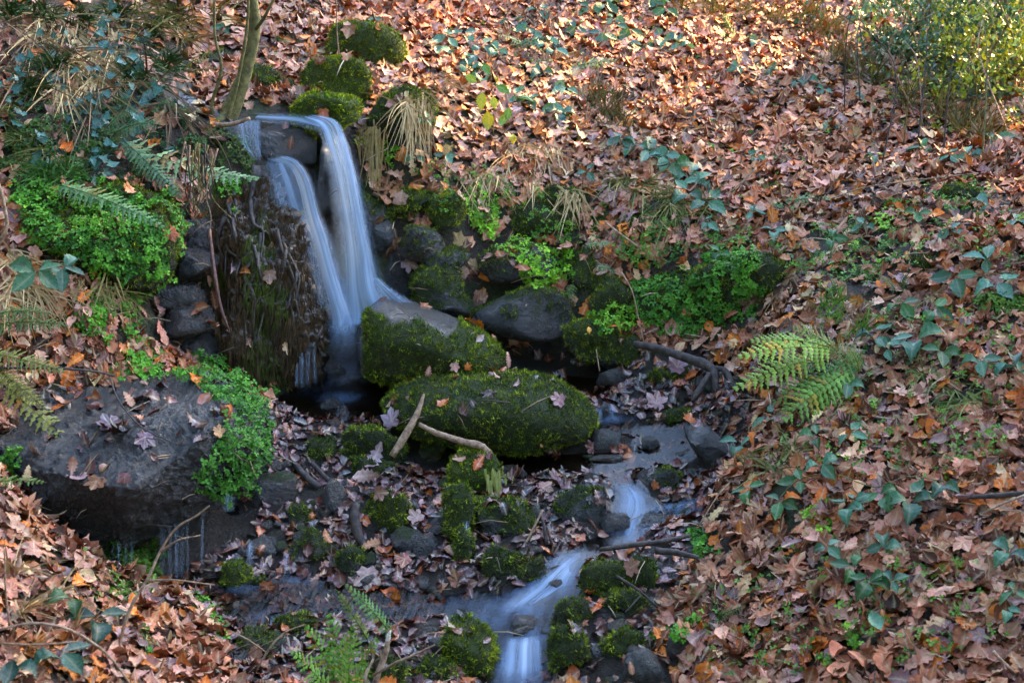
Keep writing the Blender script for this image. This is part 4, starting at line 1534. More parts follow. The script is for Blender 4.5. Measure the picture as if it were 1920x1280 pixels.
df = empty('dripping_water', at(300, 1070, 6.0))
tag(df, 'thin threads of water dripping from under the big flat rock', 'dripping water')
bpy.context.view_layer.update()
for (u0, v0, u1, v1, Y_, st_, w_) in [(212, 1020, 210, 1090, 5.99, .35, 3), (222, 1015, 220, 1100, 5.99, .55, 4), (236, 1020, 237, 1095, 6.0, .3, 3), (318, 985, 318, 1090, 6.05, .45, 6),
                                      (330, 980, 332, 1090, 6.05, .5, 6), (342, 990, 342, 1088, 6.05, .35, 5), (352, 965, 352, 1088, 6.08, .45, 3), (306, 990, 304, 1080, 6.04, .45, 7),
                                      (380, 960, 378, 1080, 6.1, .35, 3), (175, 1030, 176, 1100, 5.99, .25, 3), (248, 1015, 249, 1095, 6.0, .3, 4), (430, 925, 428, 960, 6.25, .6, 14)]:
    water_sheet(df, 'trickle', [(u0 - w_, u0 + w_, v0, Y_), ((u0 + u1) / 2 - w_, (u0 + u1) / 2 + w_, (v0 + v1) / 2, Y_), (u1 - w_, u1 + w_, v1, Y_)], nu=4, strength=st_, bow=0.0, seed=u0 * .13, fade=0.4, topfade=.3)
for (u0, v0, w_, h_, lab) in [(468, 1012, 8, 50, 'milky dribble between stones below the drips'), (536, 1035, 7, 45, 'milky dribble left of the broad grey green stone'),
                              (874, 975, 8, 60, 'milky dribble beside the stump shaped stone'), (1122, 765, 9, 30, 'milky dribble at the right tip of the mossy dome'),
                              (1148, 758, 8, 32, 'milky dribble beside the dark block by the right pool')]:
    P, _ = ghit(u0, v0 + h_)
    Yb = P[1] - 0.02
    e = empty('dribble', at(u0, v0 + h_, Yb))
    tag(e, lab, 'trickle')
    bpy.context.view_layer.update()
    water_sheet(e, 'trickle', [(u0 - w_, u0 + w_, v0, Yb + .05), (u0 - w_, u0 + w_, v0 + h_ * .5, Yb), (u0 - w_ * 1.3, u0 + w_ * 1.3, v0 + h_, Yb)], nu=5, strength=0.6, bow=0.01, seed=u0 * .17, fade=0.45, topfade=.3)

# ------------------------------------------------------------------ green plants
def sub(P, o):
    return np.asarray(P) - np.array(o.location)


def tube_part(parent, name, pts, radii, mat, sides=6, wob=0.1, step=4, label=None):
    pts = smooth_path(pts, step)
    rr = np.interp(np.linspace(0, 1, len(pts)), np.linspace(0, 1, len(radii)), radii)
    V, F = tube_arrays(pts, rr, sides, wob)
    o = link(name, mesh_np(name, sub(V, parent), F, mat), parent=parent)
    if label:
        o['label'] = label
    return o


def tube_thing(name, label, cat, pts, radii, mat, sides=7, wob=0.1, step=4, group=None):
    pts = smooth_path(pts, step)
    rr = np.interp(np.linspace(0, 1, len(pts)), np.linspace(0, 1, len(radii)), radii)
    V, F = tube_arrays(pts, rr, sides, wob)
    o = link(name, mesh_np(name, V - pts[0], F, mat), loc=list(pts[0]))
    return tag(o, label, cat, group)


def on(u, v, lift=0.0, back=0.0):
    P, n = ghit(u, v, ALL)
    d = (CAM - P) / np.linalg.norm(CAM - P)
    return P + np.array([0, 0, lift]) - d * back


# --- cress and other small leaved ground cover
def cress_proto(seed):
    rr = random.Random(seed)
    V, F, ve = [], [], []
    for a in (90, 210, 330):
        c = len(V)
        a = math.radians(a + rr.uniform(-18, 18))
        r = rr.uniform(.85, 1.1)
        ca, sa = math.cos(a), math.sin(a)
        for (x, y, z) in ((0, 0, 0), (.45, -.36, .10), (.85, -.30, .05), (1.0, 0, .0), (.85, .30, .05), (.45, .36, .10)):
            V.append(((x * ca - y * sa) * .6 * r, (x * sa + y * ca) * .6 * r, z * .8))
            ve.append(0.55 if y == 0 else 0.0)
        F += [(c, c + 1, c + 2), (c, c + 2, c + 3), (c, c + 3, c + 4), (c, c + 4, c + 5)]
    return np.array(V), np.array(F), np.array(ve)


CRESS = [cress_proto(k) for k in range(4)]


def poly_area(p):
    return abs(sum(p[i][0] * p[(i + 1) % len(p)][1] - p[(i + 1) % len(p)][0] * p[i][1] for i in range(len(p)))) / 2


def cover(label, poly, colA, colB, leaf=0.029, layers=2.6, thick=0.035, name='cress_patch', cat='cress', ragged=0.35, mat='cress_green', up=0.45, raise_=0.0):
    n = int(poly_area(poly) * layers / 60)
    us = [p[0] for p in poly]
    vs = [p[1] for p in poly]
    P, Nn = [], []
    tr = 0
    while len(P) < n and tr < n * 8:
        tr += 1
        u, v = R.uniform(min(us) - 8, max(us) + 8), R.uniform(min(vs) - 8, max(vs) + 8)
        w = noise.noise(Vector((u * .02, v * .02, 1.3))) * 26
        w2 = noise.noise(Vector((u * .02, v * .02, 7.3))) * 26
        if not in_poly(u + w, v + w2, poly):
            continue
        p, nn = ghit(u, v, ALL)
        if noise.noise(Vector(p) * 7.0) < -0.42 + ragged * 0.3:
            continue
        P.append(p)
        Nn.append(nn)
    if not P:
        return
    P, Nn = np.array(P), np.array(Nn)
    n = len(P)
    Nf = Nn * 0.6 + np.array([0, -0.25, up])
    Nf /= np.linalg.norm(Nf, axis=1)[:, None]
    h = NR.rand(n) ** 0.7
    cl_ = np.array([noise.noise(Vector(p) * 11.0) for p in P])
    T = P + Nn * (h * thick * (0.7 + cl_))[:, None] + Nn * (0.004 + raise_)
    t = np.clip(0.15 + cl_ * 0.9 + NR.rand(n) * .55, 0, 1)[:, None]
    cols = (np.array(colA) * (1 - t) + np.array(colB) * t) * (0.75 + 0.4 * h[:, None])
    M = frames(Nf, NR.rand(n) * 6.28, np.full(n, 0.35), NR.uniform(.6, 1.25, n) * leaf)
    s = Soup()
    for k in range(4):
        q = np.arange(n) % 4 == k
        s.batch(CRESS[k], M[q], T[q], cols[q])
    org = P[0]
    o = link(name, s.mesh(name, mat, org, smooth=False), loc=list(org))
    return tag(o, label, cat, kind='stuff')


GA, GB = (0.030, 0.120, 0.008), (0.130, 0.36, 0.022)
YA, YB = (0.080, 0.21, 0.008), (0.26, 0.52, 0.016)
cover('dense green cress hanging over the left earth bank', [(60, 335), (150, 330), (250, 350), (330, 380), (345, 450), (325, 520), (270, 575), (200, 510), (110, 470), (40, 430), (20, 350)], GA, GB, thick=.05)
cover('cress mound above the fallen leaves left of the grey blocks', [(130, 565), (200, 555), (272, 600), (262, 640), (225, 668), (165, 640), (120, 600)], GA, GB, thick=.05)
cover('cress carpet between fallen leaves on the top back of the flat rock', [(205, 690), (260, 640), (330, 660), (420, 675), (480, 715), (505, 770), (430, 750), (330, 720), (230, 715)], GA, GB, thick=.045, ragged=.9)
cover('thick curtain of cress falling down the right end of the flat rock', [(410, 690), (460, 692), (506, 745), (506, 850), (484, 905), (440, 935), (400, 945), (368, 900), (372, 870), (420, 830), (440, 770), (400, 740)], GA, (0.09, .25, .02), thick=.07, ragged=.1)
cover('bright yellow green cress tuft above the bank wall', [(858, 385), (895, 360), (925, 372), (948, 395), (935, 440), (900, 455), (868, 440)], YA, YB, thick=.05, ragged=0)
cover('bright cress spilling over the squared stones', [(928, 470), (1000, 448), (1080, 475), (1085, 520), (1020, 515), (965, 510), (955, 490)], YA, YB, thick=.05, ragged=.2)
cover('lowest string of bright cress over the smooth boulder', [(975, 510), (1040, 512), (1075, 520), (1060, 536), (980, 538)], YA, YB, thick=.04, ragged=.1)
cover('cress clump below the hanging fern in the wall', [(1100, 575), (1180, 560), (1215, 600), (1190, 622), (1120, 620)], GA, YB, thick=.05, ragged=0)
cover('broad sheet of cress on the right wall stones', [(1185, 520), (1255, 500), (1330, 530), (1420, 560), (1430, 605), (1350, 620), (1300, 640), (1215, 628), (1180, 570)], GA, (0.10, .27, .02), thick=.04, ragged=.3)
cover('cress creeping along the top of the right wall', [(1310, 470), (1400, 480), (1470, 500), (1440, 560), (1380, 550), (1310, 520)], GA, GB, thick=.03, ragged=.6)
cover('drip fed green growth under the flat rock', [(148, 1050), (200, 1035), (300, 1000), (312, 1050), (300, 1110), (240, 1135), (170, 1125)], (0.03, .08, .006), (.10, .2, .015), thick=.05, ragged=0)
cover('small cress tuft hanging beside the falling water', [(700, 275), (752, 278), (745, 308), (705, 312)], YA, YB, thick=.03, ragged=0)
cover('cress at the lip of the right bank beside the cascade', [(1292, 1010), (1345, 985), (1352, 1040), (1302, 1062)], GA, GB, thick=.03)
cover('cress strip on the bank edge near the bottom right stones', [(1228, 1190), (1290, 1150), (1312, 1165), (1262, 1212)], GA, GB, thick=.03)
cover('cress growing in wet leaves by the left stream', [(335, 1110), (420, 1150), (418, 1212), (375, 1205), (350, 1150)], GA, GB, thick=.03)
cover('lush tuft of green on the upper right bank', [(1650, 370), (1690, 352), (1705, 430), (1670, 445), (1640, 400)], YA, YB, thick=.04)
cover('cress on the dark rock at the right edge', [(1830, 560), (1925, 545), (1925, 595), (1850, 612)], (.03, .09, .006), (.11, .2, .015), thick=.03)
cover('sprouts below the bramble leaves on the right bank', [(1530, 730), (1590, 735), (1590, 775), (1540, 780)], YA, YB, thick=.05)
cover('little green sprouts under the standing bramble leaves', [(1510, 960), (1580, 950), (1590, 1010), (1530, 1020)], GA, YB, leaf=.03, thick=.03, ragged=.9, layers=1.4)
cover('grassy sprouts at the bank edge above the rolled leaf', [(1370, 860), (1460, 835), (1480, 880), (1400, 910)], (.06, .09, .01), (.16, .22, .03), thick=.03, ragged=.9, layers=1.2)
cover('small weeds low on the right bank', [(1540, 1200), (1610, 1190), (1620, 1260), (1560, 1270)], GA, YB, thick=.03, ragged=1., layers=1.2)
cover('dark green mat of moss and weeds under the ivy bank', [(0, 215), (60, 200), (180, 225), (210, 320), (120, 335), (0, 340)], (.014, .04, .006), (.05, .11, .01), thick=.05)
cover('moss and weeds between straw at the top left', [(80, 90), (200, 60), (330, 110), (310, 190), (150, 180)], (.014, .035, .006), (.05, .09, .012), thick=.04, ragged=.9, layers=1.6)
cover('green weeds on the left bank beside the hanging fronds', [(150, 180), (330, 200), (390, 280), (320, 340), (200, 320)], (.014, .04, .008), (.045, .11, .015), thick=.05, ragged=.8, layers=1.7)
cover('cress on the root bank under the fern tip', [(415, 330), (450, 340), (448, 400), (425, 395)], GA, GB, thick=.03, layers=1.8)
cover('moss and weeds on the turf edge over the wall', [(1110, 380), (1330, 400), (1340, 450), (1180, 440), (1060, 420)], (.03, .06, .006), (.09, .15, .015), thick=.03, ragged=.9, layers=1.6)
cover('weeds at the far slope near the bent stalk', [(1560, 420), (1660, 430), (1700, 520), (1600, 560), (1540, 500)], (.03, .07, .008), (.10, .18, .02), thick=.03, ragged=1.2, layers=1.3)
cover('green weeds among leaves left of the mossy stack', [(500, 60), (560, 70), (570, 110), (510, 110)], (.03, .06, .006), (.08, .15, .02), thick=.03, ragged=1., layers=1.4)
cover('dark moss and weeds on the wet earth beside the lip', [(395, 240), (440, 235), (480, 300), (470, 335), (400, 330)], (.018, .045, .006), (.07, .12, .012), thick=.03, layers=1.8)
cover('cress at the left end of the flat rock', [(0, 840), (35, 850), (40, 960), (0, 960)], GA, GB, thick=.03)
cover('curly moss and cress at the bottom left', [(245, 1190), (275, 1195), (270, 1240), (250, 1240)], GA, GB, thick=.05)


# --- bits in the litter
s = Soup()
ct = 0
while ct < 520:
    u, v = R.uniform(0, 1920), R.uniform(0, 1280)
    if in_poly(u, v, BED) and R.random() > .5 or in_poly(u, v, NO_LEAF[0]):
        continue
    q = on(u, v, .012) - raydir(u, v) * .02
    d = np.array([R.gauss(0, 1), R.gauss(0, 1), R.gauss(0, .25)])
    d /= np.linalg.norm(d)
    L_ = R.uniform(.04, .22)
    V, F = tube_arrays([q, q + d * L_ * .5 + np.array([0, 0, R.uniform(0, .015)]), q + d * L_], [R.uniform(.0012, .004)] * 2 + [.001], 4, .1)
    s.add(V, F, np.array(R.choice([(.3, .19, .1), (.07, .045, .03), (.45, .33, .2), (.16, .09, .05)])))
    ct += 1
o = link('twig_litter', s.mesh('twig_litter', 'dry_straw'))
tag(o, 'thin broken twigs and stalks strewn through the fallen leaves', 'twigs', kind='stuff')
for lb, pl, ly_, rg in [
    ('sprinkling of seedlings low on the right bank', [(1300, 1060), (1560, 1030), (1900, 1080), (1900, 1270), (1320, 1270)], .10, 1.),
    ('sprinkling of seedlings under the bramble rows of the right bank', [(1480, 600), (1900, 560), (1910, 900), (1450, 900)], .16, 1.),
    ('thin weeds across the upper slope', [(800, 60), (1300, 0), (1700, 200), (1500, 420), (1000, 250)], .07, 1.),
    ('mossy weeds around the wall top and leaf shelf', [(740, 300), (900, 320), (1100, 380), (1090, 470), (850, 400)], .5, .9),
    ('green weeds along the edge where leaves meet the wall', [(1090, 440), (1330, 430), (1480, 470), (1500, 520), (1300, 480), (1180, 500)], .9, .8),
    ('weeds on the turf right of the wall end', [(1480, 440), (1660, 420), (1740, 480), (1640, 560), (1500, 560)], .5, 1.),
    ('weeds below the bent stalk at the right', [(1650, 350), (1900, 350), (1910, 520), (1700, 460)], .35, 1.)]:
    cover(lb, pl, (.03, .09, .006), (.13, .28, .015), leaf=.026, layers=ly_ * 1.3, thick=.04, ragged=rg, raise_=.03, name='seedlings', cat='seedlings')

# --- ferns
def frond_mesh(base, tip, width, sag, nrm, n=17, m=6, lacy=0.34):
    base, tip, nrm = np.array(base), np.array(tip), np.array(nrm, float)
    ax = tip - base
    Lf = np.linalg.norm(ax)
    ax /= Lf
    nrm = nrm - ax * (nrm @ ax)
    nrm /= np.linalg.norm(nrm)
    side = np.cross(ax, nrm)
    s = Soup()
    pts = []
    for i in range(13):
        t = i / 12
        pts.append(base + ax * Lf * t + sag * 4 * t * (1 - t) * nrm)
    V, F = tube_arrays(pts, [0.0022 * (1 - 0.8 * i / 12) + .0004 for i in range(13)], 4, 0)
    cs = np.array([.8, .75, .45])
    s.add(V, F, cs)
    for i in range(n):
        t = 0.06 + 0.92 * i / n
        p = base + ax * Lf * t + sag * 4 * t * (1 - t) * nrm
        prof = (math.sin(math.pi * min(1, (t * 0.82 + 0.2))) ** 0.8)
        wl = width * prof * R.uniform(.9, 1.08)
        fwd_ = 0.25 + 0.5 * t
        for sd in (-1, 1):
            d = side * sd + ax * fwd_ + nrm * R.uniform(-.28, .12)
            d /= np.linalg.norm(d)
            e = np.cross(d, nrm)
            e /= np.linalg.norm(e)
            hw = Lf / n * 0.50
            vs, ve = [], []
            for k in range(m + 1):
                q = k / m
                w0 = hw * (1 - q) ** 0.6 * (1.0 if k % 2 else lacy)
                c = p + d * wl * q - nrm * (0.12 * wl * q * q)
                vs += [c + e * w0 - nrm * hw * .15, c, c - e * w0 - nrm * hw * .15]
                ve += [0, .7, 0]
            fs = []
            for k in range(m):
                for a in (k * 3, k * 3 + 1):
                    fs += [(a, a + 1, a + 4), (a, a + 4, a + 3)]
            sh = R.uniform(.7, 1.2)
            if R.random() < .07:
                continue
            cc_ = np.array([sh, sh, sh]) * (np.array([1.7, .75, .5]) if R.random() < .07 else np.array([1, 1, 1]))
            s.add(np.array(vs), np.array(fs), cc_, np.array(ve))
    return s


def fern(label, root, fronds, col, group=None, n=17, m=6):
    """root (u,v); fronds: (u0,v0,lift0,u1,v1,lift1,width px,sag px,colour factor)"""
    P0 = on(*root)
    e = empty('fern', P0)
    tag(e, label, 'fern', group)
    for f in fronds:
        u0, v0, l0, u1, v1, l1, w, sg = f[:8]
        c = f[8] if len(f) > 8 else col
        a = at(u0, v0, P0[1] - l0)
        b = at(u1, v1, P0[1] - l1)
        view = CAM - (a + b) / 2
        view /= np.linalg.norm(view)
        nrm = view * 0.75 + np.array([R.uniform(-.3, .3), 0, 0.75])
        s = frond_mesh(a, b, px(P0[1], w) / 2, px(P0[1], sg), nrm, n, m)
        o = link('frond', s.mesh('frond', 'fern_green', P0), parent=e)
        o.color = (c[0], c[1], c[2], 1)
    return e


FG, FY, FT, FP = (.085, .17, .022), (.20, .23, .03), (.07, .15, .06), (.20, .30, .12)
fern('bushy light green fern with splayed fronds on the right stream bank', (1545, 720),
     [(1560, 655, .1, 1372, 672, .3, 70, 18, (.24, .36, .035)), (1550, 670, .1, 1366, 735, .28, 80, 16, (.23, .35, .035)), (1555, 650, .1, 1398, 640, .2, 60, 14, (.20, .31, .035)),
      (1600, 690, .12, 1462, 795, .3, 105, 20, (.18, .32, .04)), (1590, 700, .12, 1530, 800, .28, 90, 14, (.19, .32, .04)), (1600, 680, .1, 1440, 760, .22, 80, 14),
      (1570, 660, .05, 1480, 612, .1, 60, 12, (.12, .17, .02)), (1600, 690, .05, 1555, 640, .12, 70, 10, (.12, .17, .03)), (1610, 700, .1, 1590, 650, .1, 60, 8, (.16, .22, .04)),
      (1560, 720, .05, 1440, 800, .1, 60, 8, (.10, .16, .02)), (1540, 680, .0, 1450, 690, .1, 70, 6)], FG, n=15, m=8)
fern('vivid green fern rising from the bottom edge left of the pale broken branch', (650, 1275),
     [(640, 1310, .0, 568, 1165, .12, 78, 14), (625, 1310, .1, 540, 1215, .22, 66, 10), (650, 1310, .02, 612, 1140, .05, 78, 14, (.12, .28, .04)), (655, 1310, .12, 662, 1165, .2, 78, 10, (.18, .36, .05)),
      (665, 1310, .05, 712, 1190, .14, 70, 12), (735, 1190, .1, 642, 1090, .2, 46, 8, (.10, .22, .05)), (690, 1200, .05, 628, 1102, .1, 32, 8, (.16, .22, .04))], (.16, .34, .045), n=14, m=7)
fern('grey green fern frond arching out over the waterfall lip', (225, 270),
     [(225, 262, .1, 497, 334, .45, 66, -22, FP), (230, 262, .12, 345, 378, .35, 52, 8, (.09, .18, .08)), (215, 250, .05, 305, 232, .2, 50, 10, FT), (200, 240, .05, 262, 205, .15, 44, 8, FT)], FT, n=20)
fern('fern with a long frond lying across the left cress', (105, 345),
     [(105, 345, .1, 318, 432, .35, 60, 12, (.10, .20, .06)), (110, 350, .05, 200, 385, .2, 40, 6, FT)], FT, n=20)
fern('yellowing fern drooping over the left end of the flat rock', (-25, 700),
     [(-30, 690, .1, 160, 862, .35, 66, 10, (.24, .24, .04)), (-30, 660, .1, 130, 700, .25, 52, 8, (.20, .20, .04)), (-20, 680, .1, 90, 770, .3, 50, 5, (.20, .18, .03))], FY, n=18)
fern('soft green fern lying on leaves below the big bramble leaves at left', (-10, 600),
     [(-10, 610, .1, 132, 612, .3, 54, 10, (.13, .19, .05)), (-10, 590, .1, 100, 590, .2, 44, 10, (.13, .19, .05))], FG, n=16)
fern('small pale fern at the left edge under the flat rock', (-20, 905), [(-25, 905, .1, 88, 904, .25, 38, 6, (.18, .24, .06)), (-15, 980, .05, 60, 998, .2, 34, 6, (.18, .24, .05))], FG, n=14)
fern('small fern hanging in the wall above the cress clump', (1130, 500), [(1118, 500, .05, 1168, 512, .1, 26, 4, FP), (1132, 500, .05, 1140, 558, .15, 26, 2, (.10, .22, .04))], FG, n=12, m=4)
fern('tiny fern hanging over the smooth boulder', (1075, 532), [(1075, 532, .05, 1050, 594, .15, 32, 3, (.10, .15, .03))], FG, n=11, m=4)
fern('small fern poking from the wall top left of the right bank', (1480, 478), [(1490, 476, .05, 1395, 520, .2, 34, 5, FP), (1490, 470, .0, 1500, 455, .1, 24, 3, FP)], FT, n=14, m=4)
fern('pale fern low over the litter behind the bramble trail', (1480, 375), [(1470, 378, .05, 1562, 372, .15, 36, 4, (.16, .22, .08)), (1490, 400, .05, 1440, 380, .1, 28, 4, (.13, .2, .09))], FT, n=14, m=4)
fern('small upright fern among leaves left of the bramble cluster', (1680, 540), [(1690, 560, .0, 1655, 520, .1, 36, 4), (1690, 560, .0, 1700, 512, .1, 30, 4)], FT, n=12, m=4)
fern('distant grey green fern on the slope above the bramble trail', (1100, 128), [(1060, 130, .05, 1162, 113, .15, 32, 5, FP), (1070, 130, .05, 1000, 112, .1, 26, 5, FT)], FT, n=14, m=4)
fern('distant fern under the brambles at the top', (980, 85), [(960, 90, .05, 1030, 72, .15, 28, 5, FT), (985, 85, 0, 930, 66, .1, 26, 4, FT)], FT, n=12, m=4)
fern('yellow green fern in the shade beside the sunlit patch', (1370, 75), [(1378, 75, 0, 1352, 25, .1, 36, 3, (.12, .18, .02)), (1370, 75, 0, 1335, 50, .1, 30, 3, (.10, .16, .02))], FG, n=12, m=4)
fern('thin fern by the grey green stone upstream of the lip', (345, 135), [(340, 132, .05, 402, 98, .15, 28, 4, (.16, .18, .03)), (345, 138, .05, 412, 128, .1, 20, 3, (.20, .12, .03))], FG, n=12, m=4)
fern('pale fern tip over the wall by the drooping tan leaves', (1100, 460), [(1095, 462, .05, 1150, 456, .12, 26, 4, FP)], FT, n=12, m=4)
fern('faint fern in the litter near the bottom of the right bank', (1370, 1150), [(1340, 1160, .02, 1400, 1135, .1, 34, 5, (.10, .13, .04)), (1370, 1165, .0, 1330, 1190, .08, 30, 4, (.10, .13, .04))], FG, n=12, m=4)

# --- brambles
LFT = []
for k in range(5):
    V, F, ve = strip_leaf(ovate_hw(0.27 + .015 * k, teeth=0.08), 1.0, 0.3 + .14 * k, 300 + k, fold=0.2 + .05 * k, n=14)
    V = V + np.array([0, 0.52, 0])
    LFT.append(mesh_np('leaflet', V, F, 'green_leaf', {'col': np.ones((len(V), 4)), 'vein': ve * .9}))

BL, BT, BD, BY = (.050, .145, .080), (.075, .185, .115), (.035, .12, .030), (.16, .24, .015)


def bramble(u, v, sz, label, ang=90, cnt=3, col=None, lift=0.07, group='bramble shoots on the leafy banks', mature=0.0):
    """u, v photo point of the node the leaflets spring from; sz photo pixels of one leaflet"""
    P, n = ghit(u, v, ALL)
    d = CAM - P
    Dp = np.linalg.norm(d)
    d /= Dp
    s_ = sz * Dp / FPX * 0.92
    node = P + d * (lift * 1.5) + np.array([0, 0, .03])
    root = P + np.array([R.uniform(-.06, .06), R.uniform(0.0, .05), -0.02])
    root[2] = min(root[2], node[2] - .01)
    e = empty('bramble_shoot', root)
    tag(e, label, 'bramble', group)
    mid = (node + root) / 2 + np.array([R.uniform(-.02, .02), 0, 0.02])
    tube_part(e, 'stem', [root, mid, node], [0.0022, 0.0016, 0.0012], 'dark_twig', 4, 0, 3)
    col = col or R.choice([BL, BT, BL, BD])
    nz_ = n * 0.35 + d * 0.35 + np.array([0, 0, 0.5])
    nz_ /= np.linalg.norm(nz_)
    a0 = math.radians(ang)
    # image right / up projected on the leaf plane
    ex = RIGHT - nz_ * (RIGHT @ nz_)
    ex /= np.linalg.norm(ex)
    ey = np.cross(nz_, ex)
    spread = {1: [0], 2: [-40, 50], 3: [0, 95, -95], 4: [-20, 60, 130, -100], 5: [0, 62, -62, 128, -128]}[cnt]
    for k, sp in enumerate(spread):
        a = a0 + math.radians(sp + R.uniform(-12, 12))
        y = ex * math.cos(a) + ey * math.sin(a) + nz_ * R.uniform(-.35, .05)
        y /= np.linalg.norm(y)
        z = nz_ + ex * R.uniform(-.5, .5) + ey * R.uniform(-.5, .5)
        z = z - y * (z @ y)
        z /= np.linalg.norm(z)
        x = np.cross(y, z)
        q = s_ * (1.1 if k == 0 else R.uniform(.8, .98))
        o = link('leaflet', R.choice(LFT), parent=e)
        M = np.stack([x, y, z], 1) * q
        loc = node + y * s_ * 0.06 - root
        o.matrix_local = Matrix([[M[r][c] for c in range(3)] + [loc[r]] for r in range(3)] + [[0, 0, 0, 1]])
        f = R.uniform(.6, 1.3)
        o.color = (col[0] * f, col[1] * f, col[2] * f * R.uniform(.75, 1.05), 1)
    return e


RB = [
    (1790, 528, 46, 'bramble shoot of three leaflets left of the two by the right frame edge', -90), (1868, 540, 46, 'bramble shoot low against the dark rock at the right edge', -75),
    (1690, 580, 40, 'bramble shoot with a round hanging leaflet below the small upright fern', -80), (1752, 588, 42, 'greener bramble shoot right of the round leaflet one', -50),
    (1850, 496, 40, 'upper bramble shoot above the dark rock at the right edge', 160), (1640, 636, 44, 'light green bramble shoot above the fern crown', -80),
    (1716, 640, 52, 'large glossy bramble shoot in the middle of the right bank', -100), (1590, 690, 38, 'blue green bramble shoot touching the right side of the fern', -90),
    (1660, 664, 36, 'small bluish bramble shoot between the fern and the large glossy one', 10), (1765, 668, 42, 'bramble shoot just right of the large glossy one', -110),
    (1838, 685, 42, 'bramble shoot under the dark rock at the right edge', -90), (1905, 690, 44, 'bramble shoot cut by the frame edge below the dark rock', 180),
    (1436, 790, 42, 'bramble shoot with dark leaflets at the foot of the fern', -60), (1384, 838, 42, 'pale blue green bramble leaf hanging over the stream edge', -100),
    (1550, 720, 34, 'bramble shoot on top of the fern', -30), (1590, 726, 36, 'light bramble shoot on a stiff stalk right of the fern', -110),
    (1540, 880, 44, 'bramble shoot with two big leaflets above the cut leaves', -60, 3), (1530, 826, 34, 'bramble shoot below the fern by the pale broad leaf', 170),
    (1592, 822, 34, 'small bramble shoot right of the pale broad leaf', -40), (1500, 912, 40, 'flat bramble shoot on the bank left of the sprouts', 180),
    (1462, 950, 40, 'dark bramble shoot next to the bank edge', -120), (1706, 944, 52, 'largest low bramble shoot with drooping leaflets right of centre on the right bank', -80, 4),
    (1650, 936, 42, 'bramble shoot just left of the largest low one', -70), (1588, 958, 38, 'bramble shoot above the little sprouts', -100),
    (1768, 914, 36, 'bramble leaf pair against the end of the long stick', -100, 2), (1600, 948, 30, 'green bramble shoot behind the little sprouts', 20),
    (1550, 1034, 34, 'fresh green bramble shoot low on the right bank', -60), (1656, 1034, 40, 'bramble shoot of flat leaflets below the largest low one', 90),
    (1598, 1074, 40, 'bramble shoot left in the low trio on the right bank', 150), (1630, 1098, 44, 'bramble shoot in the middle of the low trio on the right bank', -100, 4),
    (1630, 1160, 44, 'single pointed bramble leaf at the bottom of the low trio', -90, 1), (1672, 1100, 30, 'small faded bramble shoot right of the low trio', 20),
    (1892, 1042, 40, 'bramble shoot at the right edge, upper of the low pair', -150), (1902, 1118, 36, 'bramble shoot at the right edge, middle of three', -150),
    (1886, 1152, 28, 'small bramble shoot at the right edge, lowest of three', -80, 2), (1780, 440, 36, 'bramble shoot above the mossy hump', -60),
    (1860, 270, 40, 'bluish bramble shoot at the upper right edge', 0), (1812, 296, 34, 'bluish bramble leaf left of the one at the upper right edge', -20), (1730, 284, 34, 'flat bluish bramble shoot below the sunlit spot', 170),
    (1855, 388, 40, 'bramble shoot with a narrow blue leaf over the far hump', 170, 2), (1400, 925, 36, 'green bramble leaf at the stream bank left of the dark shoot', -90),
]
for r_ in RB:
    bramble(r_[0], r_[1], r_[2], r_[3], r_[4], r_[5] if len(r_) > 5 else 3)
TRAIL = [(1165, 268), (1195, 275), (1215, 290), (1245, 300), (1262, 318), (1290, 330), (1308, 345), (1290, 365), (1325, 385)]
for k, (u, v) in enumerate(TRAIL):
    bramble(u, v, 36 + (k % 3) * 4, ['first', 'second', 'third', 'fourth', 'fifth', 'sixth', 'seventh', 'eighth', 'last'][k] + ' bramble shoot from the top in the trail over the wall', R.uniform(-160, -20), group='bramble trail over the wall top')
FAR_B = [(820, 95), (862, 112), (840, 78), (880, 130), (935, 100), (905, 92), (1040, 98), (1020, 80), (990, 60), (1062, 172), (1050, 215), (1028, 205), (968, 190), (990, 195), (905, 150), (890, 125),
         (1180, 62), (1130, 72), (1205, 92), (1240, 80), (1105, 22), (1135, 15), (1250, 22), (1225, 8), (1015, 140), (1080, 60), (1150, 40), (1270, 90), (1010, 25), (960, 48), (870, 70)]
for u, v in FAR_B:
    w_ = 'right beside the mossy boulder stack' if u < 900 else ('around the yellow leaved sapling' if v > 120 else ('near the top edge of the photo' if v < 50 else 'in the green band on the far slope'))
    bramble(u, v, R.uniform(28, 36), 'small teal bramble shoot ' + w_, R.uniform(-180, 0), group='teal bramble shoots ' + w_, lift=.06)
for u, v, sz, lb in [(1422, 82, 24, 'dark bramble shoot at the lower edge of the sunlit patch'), (1440, 132, 26, 'teal bramble shoot far up the slope left of the pair'), (1382, 132, 22, 'small teal bramble shoot above the open litter'),
                     (1510, 155, 24, 'bramble shoot in the far litter below the yellow weeds'), (1545, 175, 20, 'thin bramble shoot right of the one below the yellow weeds'), (1600, 184, 28, 'pair of blue leaves in the far litter toward the hedge'),
                     (1492, 158, 20, 'faint bramble shoot in the middle of the far litter'), (1600, 35, 30, 'blue leaved shoot at the edge of the hedge'), (1780, 300, 28, 'bluish shoot left of the upper right edge leaves'),
                     (1325, 425, 26, 'bramble shoot at the end of the trail under the wall top'), (1410, 405, 24, 'small blue shoot in the litter right of the trail'), (780, 300, 26, 'bramble pair hanging beside the orange pointed leaf'),
                     (835, 300, 24, 'bramble leaf right of the orange pointed leaf'), (800, 232, 22, 'small bramble shoot on the large green stone')]:
    bramble(u, v, sz, lb, R.uniform(-170, -10), cnt=2 if 'pair' in lb else 3)
